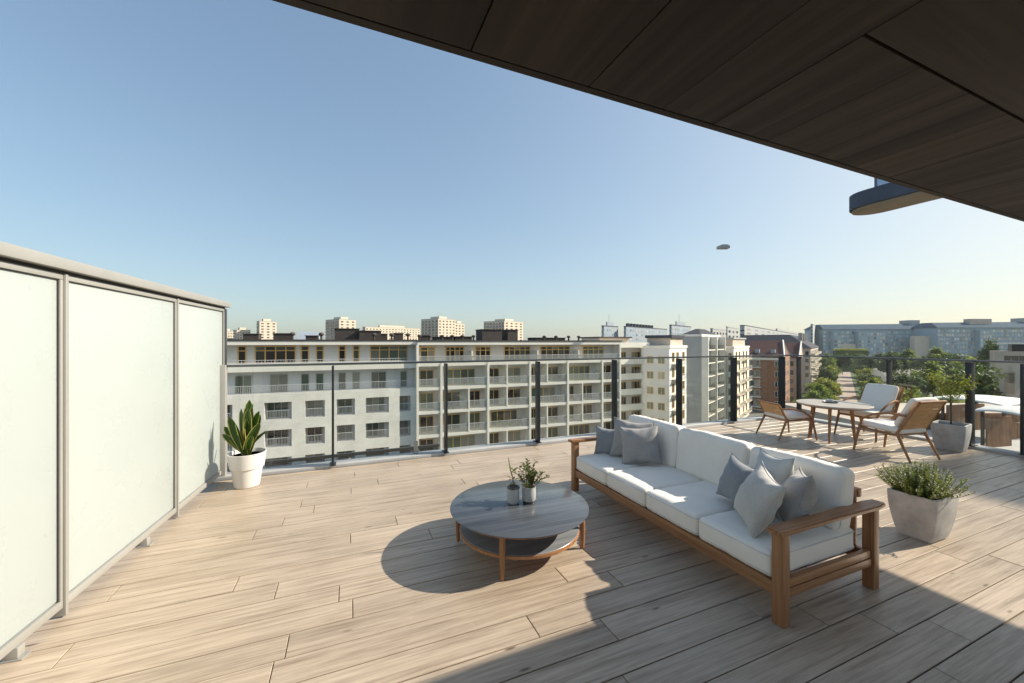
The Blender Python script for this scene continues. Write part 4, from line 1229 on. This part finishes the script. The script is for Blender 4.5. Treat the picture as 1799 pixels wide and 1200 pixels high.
mb = MB(); mb.tube([(.05, -.5, H + .1), (-1.15, dd / 2, H + 5.35), (.05, dd + .4, H + .1)], .22, 4); mb.build('gable_coping', M['white_plaster'], rf)

# pinkish gabled house behind it and the long terrace with bow balconies
root, ww, dd, H = block('gabled_house', 'pinkish gabled house next to the red brick house', 'building', (1385, 1402, 1412), 138, 629, None, ('pinkish', 'white_plaster'), roof='none', w_=12, d_=17)
right_windows(root, dd, H, (.12, .3, .5, .7, .88), floors(H, 5, 3.1, 3.0), 1.2, 2.0, 'frame_white', 'win', 1)
front_windows(root, ww, H, (.55, .85), floors(H, 5, 3.1, 3.0), 1.2, 1.9, 'frame_white', 'win', 1)
mb = MB(); mb.add([(-ww, -.3, H), (.3, -.3, H), (.3, dd + .3, H), (-ww, dd + .3, H), (-ww, dd / 2, H + 5.6), (.3, dd / 2, H + 5.6)], [(0, 1, 5, 4), (2, 3, 4, 5), (0, 4, 3), (0, 3, 2, 1)]); rf = mb.build('roof', M['roof_red'], root)
mb = MB(); mb.add([(.302, -.3, H), (.302, dd + .3, H), (.302, dd / 2, H + 5.7), (.05, -.3, H), (.05, dd + .3, H), (.05, dd / 2, H + 5.7)], [(0, 1, 2), (3, 5, 4), (0, 2, 5, 3), (1, 4, 5, 2), (0, 3, 4, 1)]); mb.build('gable_wall', M['pinkish'], root)
mb = MB(); mb.tube([(.3, -.4, H + .1), (.3, dd / 2, H + 5.8), (.3, dd + .4, H + .1)], .25, 4); mb.build('gable_coping', M['white_plaster'], rf)
root, ww, dd, H = block('terrace_row', 'long cream terrace with rounded bow balconies and slate roof along the boulevard', 'building', (1320, 1424, 1440), 165, 612, None, ('tan', 'cream'), roof='none', w_=30, d_=70)
right_windows(root, dd, H, [i / 16 + .03 for i in range(16)], floors(H, 6, 3.1, 3.0), 1.4, 2.0, 'frame_white', 'win', 1)
front_windows(root, ww, H, (.62, .74, .86, .96), floors(H, 4, 3.1, 3.0), 1.4, 1.9, 'frame_white', 'win', 1)
for z in floors(H, 6, 3.1, 3.1):
    for yy in (6, 22, 40, 56):
        mb = MB(); pts = [(.01, yy - 2.5)] + [(.01 + 1.8 * math.sin(math.pi * k / 8), yy - 2.5 * math.cos(math.pi * k / 8)) for k in range(1, 8)] + [(.01, yy + 2.5)]
        n = len(pts); vs = [(x, y, z - .2) for x, y in pts] + [(x, y, z + .95) for x, y in pts]
        mb.add(vs, [tuple(range(n)), tuple(range(2 * n - 1, n - 1, -1))] + [(k, k + 1, n + k + 1, n + k) for k in range(n - 1)]); mb.build('bow_balcony', M['cream'], root)
mb = MB(); mb.add([(-ww, -.5, H), (.5, -.5, H), (.5, dd, H), (-ww, dd, H), (-ww + 3, 9, H + 6), (-8, 9, H + 6), (-8, dd - 8, H + 6), (-ww + 3, dd - 8, H + 6)], [(0, 1, 5, 4), (1, 2, 6, 5), (2, 3, 7, 6), (3, 0, 4, 7), (4, 5, 6, 7), (0, 3, 2, 1)]); rf = mb.build('roof', M['roof_slate'], root)
for yy in (12, 26, 40):
    mb = MB(); mb.box(-5, -3.5, yy, yy + 1.5, H + 3.5, H + 6.8); mb.build('chimney', M['tan'], rf)

# ------------------------------------------------------------------ skyline
def tower(label, u, Y, vtop, vfloor, mats, gm='win', w_=None, d_=None, ncol=6, nrow=7, fcols=4, cap=True, name='tower_block'):
    root, ww, dd, H = block(name, label, 'building', u, Y, vtop, None, mats, w_=w_, d_=d_, group='distant buildings on the skyline')
    zs = [H - 2.9 - 3.0 * i for i in range(nrow)]
    right_windows(root, dd, H, [(i + .5) / ncol for i in range(ncol)], zs, dd / ncol * .42, 1.25, gm=gm, one=True)
    front_windows(root, ww, H, [(i + .5) / fcols for i in range(fcols)], zs, ww / fcols * .6, 1.3, gm=gm, one=True)
    mb = MB()
    for z in zs: mb.box(-ww + .05, -.05, -.5, -.121, z - .9, z - .2)
    mb.build('balcony_band', M[mats[2]], root, fix=False, kind='stuff')
    if cap:
        mb = MB(); mb.box(-ww * .7, -ww * .2, dd * .25, dd * .7, H + .5, H + 3.0); mb.build('roof_house', M[mats[0]], root)
        mb = MB(); mb.tube([(-ww * .4, dd * .4, H + 3), (-ww * .4, dd * .4, H + 8)], .12, 5); mb.build('mast', M['grey_conc'], root)
    return root
TM = ('cream', 'grey_conc', 'grey_conc')
tower('low cream block on the far left skyline beside the screen', (380, 396, 412), 430, 582, 0, TM, ncol=4, nrow=5, fcols=4)
tower('low cream block with a dark roof house on the left skyline', (410, 416, 440), 420, 580, 0, TM, ncol=5, nrow=5, fcols=2)
tower('narrow cream tower standing alone at the left of the skyline', (451, 456, 486), 420, 564.5, 0, TM, ncol=3, nrow=8, fcols=2)
tower('cream tower with grey ribbed left side and rounded roof hut', (572, 596, 625), 400, 561, 0, TM, ncol=3, nrow=8, fcols=3)
r_ = tower('long low cream slab of flats between two skyline towers', (637, 642, 738), 480, 574.5, 0, TM, ncol=18, nrow=6, fcols=1)
tower('broad cream tower with grey left side, left of the double towers', (740, 770, 800), 400, 560, 0, TM, ncol=5, nrow=8, fcols=5)
tower('lower cream tower tucked behind the broad skyline tower', (796, 799, 816), 430, 568.5, 0, TM, ncol=3, nrow=7, fcols=1)
tower('dark banded tower with cream right side in the middle of the skyline', (850, 886, 919), 420, 564, 0, ('cream', 'grey_conc', 'blue_grey'), ncol=4, nrow=8, fcols=7)
BM = ('blue_grey', 'roof_slate', 'grey_conc')
tower('small blue grey roofline with chimneys left of the long ridge block', (1057, 1061, 1086), 250, 573, 0, BM, 'win_reflect', ncol=6, nrow=6, fcols=1)
r_ = tower('long blue grey ridge block with many roof chimneys behind the balcony grid', (1096, 1100, 1172), 262, 574, 0, BM, 'win_reflect', ncol=16, nrow=6, fcols=1, cap=False)
for i in range(9):
    mb = MB(); mb.box(-2, 0, 4 + i * 5.5, 5.2 + i * 5.5, 0, 2.0); mb.build('chimney', M['roof_slate'], r_, loc=(0, 0, zat(574, 262) - GZ + .5))
tower('blue grey block with a square turret right of the long ridge block', (1176, 1180, 1214), 250, 571.5, 0, BM, 'win_reflect', ncol=8, nrow=6, fcols=1)
tower('plain beige block on the skyline behind the white penthouse', (1248, 1252, 1278), 230, 578, 0, ('grey_conc', 'grey_conc', 'grey_conc'), ncol=5, nrow=5, fcols=1, cap=False)
tower('slim grey block with stair tower beside the plain beige skyline block', (1276, 1278, 1298), 225, 575, 0, ('grey_conc', 'grey_conc', 'grey_conc'), ncol=3, nrow=5, fcols=1, cap=False)
tower('dark mansard ridge with dormers behind the brick house', (1300, 1308, 1424), 280, 572, 0, ('grey_conc', 'roof_slate', 'roof_slate'), 'win_reflect', ncol=22, nrow=5, fcols=2)
tower('grey stair tower joining the mansard ridge and the glass offices', (1424, 1428, 1454), 330, 570, 0, ('grey_conc', 'grey_conc', 'grey_conc'), ncol=3, nrow=5, fcols=1)

# glass offices facing us
def office(label, u0, u1, Y, v0, bays, seed, skip=()):
    c = at(u0, Y); ww = (u1 - u0) / 690 * Y
    root = thing('office_building', label, 'building', (c[0], c[1], GZ), RZW, 'long glass offices at the end of the boulevard')
    H = zat(v0, Y) - GZ
    mb = MB(); mb.box(0, ww, 0, 22, 0, H); mb.build('wall', M['office'], root)
    mb = MB(); mb.add([(-1, -1.2, H + .02), (ww + 1, -1.2, H + .02), (ww + 1, 23, H + .02), (-1, 23, H + .02), (3, 8, H + 4.5), (ww - 1, 8, H + 5.4), (ww - 1, 16, H + 5.4), (3, 16, H + 4.5)], [(0, 1, 5, 4), (1, 2, 6, 5), (2, 3, 7, 6), (3, 0, 4, 7), (4, 5, 6, 7)]); mb.build('roof', M['roof_blue'], root)
    n = int(ww / 2.3); nf = 7
    gl_, fr_ = MB(), MB()
    for i in range(n):
        for j in range(nf):
            x0, z0 = ww * i / n, H - 1.0 - 3.4 * (j + 1)
            gl_.box(x0 + .3, x0 + ww / n - .3, -.14, -.001, z0 + .5, z0 + 2.7)
    for j in range(nf + 1): fr_.box(0, ww, -.35, -.141, H - 1.2 - 3.4 * j, H - .8 - 3.4 * j)
    gl_.build('windows', M['win_reflect'], root, fix=False, kind='stuff'); fr_.build('floor_band', M['office'], root, fix=False, kind='stuff')
    for k, (f0, f1, pr_) in enumerate(bays):
        mb = MB(); mb.box(ww * f0, ww * f1, -4, -.36, 0, H - 2 - pr_); mb.build('bay', M['office'], root)
        g2 = MB(); nn = int(ww * (f1 - f0) / 2.4)
        for i in range(nn):
            for j in range(6):
                a = ww * f0 + ww * (f1 - f0) * (i + .15) / nn; g2.box(a, a + ww * (f1 - f0) / nn * .7, -4.12, -4.001, H - 5.5 - pr_ - 3.3 * j, H - 3.2 - pr_ - 3.3 * j)
        g2.build('bay_windows', M['win_reflect'], root, fix=False, kind='stuff')
    mb = MB(); mb.box(ww * .84, ww * .93, 6, 16, H + 2, H + 8.5); mb.build('lift_tower', M['grey_conc'], root)
    return root, ww, H
r_, ww, H = office('long glass office with projecting bays at the end of the boulevard', 1446, 1642, 350, 578.5, ((.06, .13, 0), (.28, .52, 0)), 1)
mb = MB(); mb.box(ww * .14, ww * .275, -2, -.37, 4, 20); mb.build('cream_bay', M['cream'], r_)  # plain cream box in front of the office wall
r_, ww, H = office('larger glass office at the right edge of the skyline', 1647, 1850, 330, 575.5, ((.32, .42, 0),), 2)
mb = MB(); mb.box(-13, -.2, 6, 10, 0, H - 7); mb.build('link_wing', M['cream'], r_)
mb = MB(); mb.box(ww * .33, ww * .52, 4, 9, H + 2, H + 7.6); mb.build('roof_house', M['tan'], r_)

# pavilion on the right
c = at(1748, 84)
pv = thing('pavilion', 'low grey stone building with a set back roof storey at the right edge', 'building', (c[0], c[1], GZ), RZW - R(46))
H = zat(617, 84) - GZ
mb = MB(); wall_holes(mb, 0, 22, 0, H, 0, [(1.2 + 5.0 * k, 5.2 + 5.0 * k, H - 2.4, H - .9) for k in range(4)] + [(1.2 + 2.6 * k, 2.6 + 2.6 * k, H - 9, H - 4.5) for k in range(8)], .5); mb.box(0, 22, .51, 9, 0, H); mb.build('wall', M['tan'], pv, fix=False)
for k in range(4): window(pv, 1.2 + 5 * k, H - 2.4, 4.0, 1.5, .499, 4, 'frame_grey', 'win')
for k in range(8): window(pv, 1.2 + 2.6 * k, H - 9, 1.4, 4.5, .499, 1, 'frame_grey', 'win')
mb = MB(); mb.box(2.5, 22, 2.5, 8, H + .001, H + 1.5); mb.build('roof_storey', M['dark_metal'], pv)
mb = MB(); mb.box(1.0, 22.5, 1.2, 8.8, H + 1.502, H + 1.75); mb.build('roof', M['frame_white'], pv)
for x0 in (5, 9.5, 15): window(pv, x0, H + .1, 1.2, 1.3, 2.499, 1, 'frame_white', 'win_reflect')

# roof terrace with white canopies just beyond the right hand railing
tz = -4.5
c = at(1692, 23)
ter = thing('terrace_building', 'neighbouring flat roofed building with a stone paved roof terrace beyond the right railing', 'building', (c[0], c[1], GZ), RZW)
mb = MB(); mb.box(0, 26, -4, 16, 0, tz - GZ); mb.build('wall', M['tan'], ter)
for k in range(10):
    for j in range(4):
        mb = MB(); mb.box(.02 + 2.58 * k, 2.58 * (k + 1), -4 + .02 + 2 * j, -4 + 2 * (j + 1), tz - GZ + .002, tz - GZ + .06); mb.build('paving_slab', M['curb'], ter)
mb = MB(); mb.box(0, 26, 4.3, 4.55, tz - GZ + .002, tz - GZ + 1.1); mb.build('parapet', M['dark_wood'], ter)
def canopy(label, u, Y, vt, w_, d_, droop):
    c = at(u, Y); z = zat(vt, Y)
    root = thing('canopy', label, 'canopy', (c[0], c[1], tz), RZW + R(12), 'white canopies on the neighbouring roof terrace')
    H = z - tz
    n = 10; mb = MB(); vs, fs = [], []
    for i in range(n + 1):
        for j in range(n + 1):
            a, b = i / n * 2 - 1, j / n * 2 - 1
            vs.append((a * w_ / 2, b * d_ / 2, H - droop * (a * a) - .15 * b * b + .02 * math.sin(i * 2.1)))
    for i in range(n):
        for j in range(n): fs.append((i * (n + 1) + j, (i + 1) * (n + 1) + j, (i + 1) * (n + 1) + j + 1, i * (n + 1) + j + 1))
    o2 = len(vs); vs += [(x, y, zz - .09) for x, y, zz in vs]
    fs += [tuple(q + o2 for q in f[::-1]) for f in fs]
    for k in range(n):
        for a, b in ((k, k + 1), (n * (n + 1) + k + 1, n * (n + 1) + k)): fs.append((a, b, b + o2, a + o2))
        for a, b in (((k + 1) * (n + 1), k * (n + 1)), (k * (n + 1) + n, (k + 1) * (n + 1) + n)): fs.append((a, b, b + o2, a + o2))
    mb.add(vs, fs); mb.build('cloth', M['canvas'], root, smooth=True)
    for sx in (-.8, .8):
        for sy in (-.8, .8):
            mb = MB(); mb.box(sx * w_ / 2 - .06, sx * w_ / 2 + .06, sy * d_ / 2 - .06, sy * d_ / 2 + .06, 0, H - droop * .64 - .28); mb.build('post', M['dark_metal'], root)
    mb = MB(); mb.box(-w_ * .42, w_ * .42, d_ * .30, d_ * .34, .0, H * .72); mb.build('wood_screen', M['dark_wood'], root)
    for k in range(6):
        mb = MB(); x = -w_ * .4 + k * w_ * .14; mb.box(x, x + w_ * .13, -d_ * .34, -d_ * .31, .05, H * .42); mb.build('wood_board', M['dark_wood'], root)
    return root
canopy('wide white canopy over brown wood screens on the neighbouring roof terrace', 1738, 25.5, 696, 3.9, 3.6, .14)
canopy('small white canopy nearer the right edge on the neighbouring roof terrace', 1786, 21.8, 714, 2.3, 2.2, .2)

# upper balcony of the neighbouring wing, seen below the overhang edge
nb_ = thing('upper_balcony', 'rounded blue grey balcony slab with glass rail jutting out below the overhang edge', 'balcony', (28.0, 14.6, 9.5))
pts = [(0, -17.5), (2.4, -17.5), (2.4, -1.2)] + [(1.2 + 1.2 * math.cos(R(a)), -1.2 + 1.2 * math.sin(R(a))) for a in range(15, 180, 15)] + [(0, -1.2)]
n = len(pts)
mb = MB(); mb.add([(x, y, .12) for x, y in pts] + [(x, y, 1.0) for x, y in pts], [tuple(range(n - 1, -1, -1)), tuple(range(n, 2 * n))] + [(k, (k + 1) % n, n + (k + 1) % n, n + k) for k in range(n)]); mb.build('slab', M['balc_blue'], nb_)
p2 = [(1.2 + (x - 1.2) * .88, y * .98 - .1) for x, y in pts]
mb = MB(); mb.add([(x, y, 0) for x, y in p2] + [(x, y, .118) for x, y in p2], [tuple(range(n - 1, -1, -1)), tuple(range(n, 2 * n))] + [(k, (k + 1) % n, n + (k + 1) % n, n + k) for k in range(n)]); mb.build('soffit', M['balc_lit'], nb_)
mb = MB(); mb.box(.12, .15, -17, -1.75, 1.01, 2.0); mb.build('glass_panel', M['low_glass'], nb_)
mb = MB(); mb.box(.08, .19, -17, -1.6, 2.002, 2.08); mb.build('handrail', M['rail_metal'], nb_)
for y in (-1.7, -4.7, -7.7, -10.7, -13.7):
    mb = MB(); mb.box(.10, .18, y - .05, y + .05, 1.002, 2.0); mb.build('rail_post', M['rail_metal'], nb_)
nw = thing('neighbour_wing', 'tall rendered wing of the neighbouring block carrying the upper balcony', 'building', (27.5, -2.95, GZ))
mb = MB(); mb.box(0, 14, -12, -.01, 0, 34); mb.build('wall', M['grey_conc'], nw)
for k in range(10):
    for j in range(4): window(nw, 0, 0, 1.6, 1.8, 0, 2, 'frame_grey', 'win', rz=R(-90), origin=(-.001, -1.2 - 2.8 * j, 2 + 3 * k))

# stray leftover of a removed balcony, built as two floating boxes
c = at(1270.5, 60)
dr = thing('stray_object', 'tiny grey brown stepped object hovering in the pale sky', 'stray object', (c[0], c[1], zat(437, 60)), RZW)
mb = MB(); mb.box(-.78, .78, -.5, .5, 0, .42, b=.02); mb.build('lower_box', M['grey_conc'], dr, smooth=True)
mb = MB(); mb.box(-.30, .62, -.35, .35, .422, .60, b=.02); mb.build('upper_box', M['blue_grey'], dr, smooth=True)

# ------------------------------------------------------------------ vegetation
def crown_mesh(name, mat, seed, n=2600, rx=1.0, rz=1.0, clumps=14, leaf=.16):
    q = random.Random(seed); mb = MB()
    cl = []
    for k in range(clumps):
        d = Vector((q.gauss(0, 1), q.gauss(0, 1), q.gauss(0, .9))).normalized() * q.uniform(.25, .72)
        cl.append((Vector((d.x * rx, d.y * rx, d.z * rz)), q.uniform(.22, .42)))
    for k in range(n):
        c, r = cl[q.randrange(clumps)]
        d = Vector((q.gauss(0, 1), q.gauss(0, 1), q.gauss(0, .8))).normalized() * r * q.random() ** .35
        p = c + Vector((d.x, d.y, d.z * .85))
        leaf_quad(mb, p, (q.uniform(-1, 1), q.uniform(-1, 1), q.uniform(-.7, .5)), (q.uniform(-.5, .5), q.uniform(-.5, .5), 1), leaf * q.uniform(.7, 1.4), leaf * q.uniform(.5, .9))
    return mb.mesh(name, M[mat], fix=False)
CR = {'a': [crown_mesh('crown', 'leaf_a', s, 2600, 1, .9) for s in (1, 2)], 'b': [crown_mesh('crown', 'leaf_b', s, 2600, 1, .8) for s in (3, 4)], 'c': [crown_mesh('crown', 'leaf_c', s, 2600, 1, 1.1) for s in (5, 6)]}
def trunk_mesh():
    mb = MB(); mb.tube([(0, 0, 0), (.02, 0, .5), (0, .02, 1)], [.05, .038, .028], 8)
    for k in range(5):
        a = k * 1.3; mb.tube([(0, 0, .75 + .05 * k), (.12 * math.cos(a), .12 * math.sin(a), 1.05 + .06 * k), (.3 * math.cos(a), .3 * math.sin(a), 1.35 + .07 * k)], [.022, .015, .006], 5)
    return mb.mesh('trunk', M['bark'], True)
TR = trunk_mesh()
tq = random.Random(21)
def tree(label, x, y, H, W, kind, group, base=GZ, cat='tree'):
    root = thing('tree', label, cat, (x, y, base), tq.uniform(0, 6.28), group)
    th = H * .42
    t = link('trunk', TR, root); t.scale = (th * .62, th * .62, th)
    c = link('crown', tq.choice(CR[kind]), root, (0, 0, H * .56), tq.uniform(0, 6.28), 'stuff'); c.scale = (W * .56, W * .56, H * .47)
    return root
def bpos(l, o): p = B1 * l + B2 * o; return p.x, p.y
ORD = ['first', 'second', 'third', 'fourth', 'fifth', 'sixth', 'seventh', 'eighth', 'ninth', 'tenth', 'eleventh', 'twelfth']
for i, l in enumerate((118, 131, 145, 160, 176, 194, 214, 238, 266, 300)):
    x, y = bpos(l, -5 + tq.uniform(-1, 1)); tree('leafy tree in the row left of the promenade, %s from its near end' % ORD[i], x, y, tq.uniform(9, 11.5), tq.uniform(7, 9), 'aab'[i % 3], 'trees left of the promenade')
for i, l in enumerate((122, 137, 152, 168, 186, 206, 230, 258, 292)):
    x, y = bpos(l, 8 + tq.uniform(-.6, .6)); tree('leafy tree in the row right of the promenade, %s from its near end' % ORD[i], x, y, tq.uniform(8.5, 11), tq.uniform(6.5, 8.5), 'abc'[i % 3], 'trees right of the promenade')
for i, (u, Y, H_, W_, k, lab) in enumerate((
        (1455, 128, 11, 9, 'b', 'yellow green tree at the foot of the terrace row by the promenade'),
        (1655, 64, 18.0, 11, 'a', 'large bright tree behind the potted tree at the railing'),
        (1608, 78, 17.5, 10.5, 'a', 'broad green tree left of the large bright tree'),
        (1705, 80, 18.0, 11, 'c', 'dark tree right of the large bright tree'),
        (1742, 62, 12.5, 8, 'b', 'yellow green bushy tree behind the gate post'),
        (1588, 108, 14, 10, 'c', 'dark tree beyond the sandy path'),
        (1640, 112, 17, 12, 'a', 'mid green tree standing behind the broad green tree'),
        (1690, 118, 18, 13, 'c', 'dark spreading tree left of the grey stone pavilion'),
        (1578, 72, 12, 8, 'b', 'small yellow green tree behind the woven chair'),
        (1668, 58, 11.5, 8, 'b', 'low bright tree just left of the potted tree trunk'),
        (1725, 95, 17, 11, 'c', 'dark bushy tree left of the pavilion wall'),
        (1620, 92, 9, 8, 'a', 'low round tree in front of the sandy lane'),
        (1732, 150, 24, 9, 'c', 'tall dark pine beside the roof of the grey stone pavilion'),
        (1560, 200, 18, 13, 'c', 'dark tree under the left bay of the glass office'),
        (1600, 210, 19, 16, 'a', 'mid green tree under the glass office bays'),
        (1640, 205, 20, 17, 'a', 'large green tree between the two glass offices'),
        (1665, 200, 19, 15, 'c', 'dark green tree left of the yellow hedge trees'),
        (1700, 180, 17.5, 15, 'b', 'bright yellow green tree left of the pavilion roof'),
        (1728, 170, 17, 13, 'b', 'bright yellow tree touching the pavilion roof'),
        (1530, 240, 16, 15, 'c', 'dark tree at the far end of the boulevard'),
        (1480, 260, 15, 14, 'c', 'dark tree left of the clipped hedge'),
        (1450, 230, 16, 12, 'a', 'green tree at the end of the terrace row'),
        (1545, 150, 8.5, 8, 'c', 'low dark tree beside the parked cars'),
        (1455, 165, 12, 9, 'c', 'dark tree beside the bow balconies'))):
    x, y = at(u, Y); tree(lab, x, y, H_, W_, k, 'scattered trees beyond the railing')
# hedge
c = at(1471, 285)
hd = thing('hedge', 'long clipped hedge on a dark wall at the end of the boulevard', 'hedge', (c[0], c[1], GZ), RZW)
hl = (1526 - 1471) / 690 * 285
mb = MB(); mb.box(0, hl, 0, 4, 0, zat(616.5, 285) - GZ); mb.build('wall', M['leaf_c'], hd)
mb = MB()
for k in range(1600):
    p = (tq.uniform(0, hl), tq.uniform(-.4, 4), zat(616.5, 285) - GZ + tq.uniform(0, 1.3)); leaf_quad(mb, p, (tq.uniform(-1, 1), tq.uniform(-1, 1), tq.uniform(0, 1)), (0, 0, 1), .7, .5)
mb.build('foliage', M['leaf_b'], hd, fix=False, kind='stuff')
# undergrowth between the trees on the right
mb = MB()
for k in range(9000):
    u = tq.uniform(1560, 1800); Y = tq.uniform(58, 200); x, y = at(u, Y); leaf_quad(mb, (x, y, GZ + tq.random() ** 2 * 4.0), (tq.uniform(-1, 1), tq.uniform(-1, 1), tq.uniform(-.2, 1)), (0, 0, 1), tq.uniform(.5, 1.0), tq.uniform(.3, .6))
o = mb.build('undergrowth', M['leaf_a'], fix=False, kind='stuff'); o['label'] = 'low green undergrowth below the trees on the right'; o['category'] = 'undergrowth'
# far town trees on the horizon
mb = MB()
for k in range(5200):
    u = tq.uniform(300, 1900); Y = tq.uniform(420, 620); x, y = at(u, Y); leaf_quad(mb, (x, y, GZ + tq.random() * 17), (tq.uniform(-1, 1), tq.uniform(-1, 1), tq.uniform(-.2, 1)), (0, 0, 1), tq.uniform(4, 7), tq.uniform(3, 5))
o = mb.build('distant_woods', M['leaf_c'], fix=False, kind='stuff'); o['label'] = 'far off wooded belt along the horizon'; o['category'] = 'woods'

# ------------------------------------------------------------------ air
HD = .00013
hm = bpy.data.materials.new('haze'); hm.use_nodes = True
hn = hm.node_tree; hn.nodes.clear()
ho = hn.nodes.new('ShaderNodeOutputMaterial'); pv_ = hn.nodes.new('ShaderNodeVolumePrincipled')
pv_.inputs['Color'].default_value = (.84, .92, .95, 1); pv_.inputs['Density'].default_value = HD; pv_.inputs['Anisotropy'].default_value = .2
hn.links.new(pv_.outputs[0], ho.inputs['Volume'])
mb = MB(); mb.box(-3100, 3100, -3100, 3100, GZ - 1, 46)
hz = mb.build('haze', hm); hz['kind'] = 'stuff'

# ------------------------------------------------------------------ parked cars
def car(label, l, o_, paint, heading=0):
    x, y = bpos(l, o_); root = thing('parked_car', label, 'car', (x, y, GZ + .03), math.atan2(B1.y, B1.x) + heading, 'cars parked along the boulevard')
    prof = [(-2.15, .35), (-2.2, .75), (-2.0, .95), (-1.5, 1.0), (1.0, .95), (1.9, .82), (2.15, .65), (2.15, .35)]
    n = len(prof); mb = MB(); mb.add([(a, -.86, b) for a, b in prof] + [(a, .86, b) for a, b in prof], [tuple(range(n - 1, -1, -1)), tuple(range(n, 2 * n))] + [(k, (k + 1) % n, n + (k + 1) % n, n + k) for k in range(n)]); mb.build('body', M[paint], root)
    mb = MB(); mb.add([(-1.75, -.78, .99), (.85, -.78, .95), (.85, .78, .95), (-1.75, .78, .99), (-1.3, -.62, 1.4), (.2, -.62, 1.42), (.2, .62, 1.42), (-1.3, .62, 1.4)], [(0, 1, 5, 4), (1, 2, 6, 5), (2, 3, 7, 6), (3, 0, 4, 7)]); mb.build('window', M['win'], root)
    mb = MB(); mb.box(-1.3, .2, -.62, .62, 1.4, 1.46); mb.build('roof', M[paint], root)
    for sx in (-1.35, 1.35):
        for sy in (-.8, .8):
            mb = MB(); mb.tube([(sx, sy - .1, .32), (sx, sy + .1, .32)], .32, 12); mb.build('wheel', M['tyre'], root)
    return root
car('white car parked beside the low dark tree on the boulevard', 148, 12.9 + .3, 'car_white')
car('dark car parked behind the white car on the boulevard', 156, 13.2, 'car_dark')
car('silver car parked ahead of the dark car on the boulevard', 164, 13.2, 'car_grey')
car('white car parked farther up the boulevard past the silver car', 176, 13.2, 'car_white')
car('red car driving at the far end of the boulevard', 205, 17.8, 'car_red')
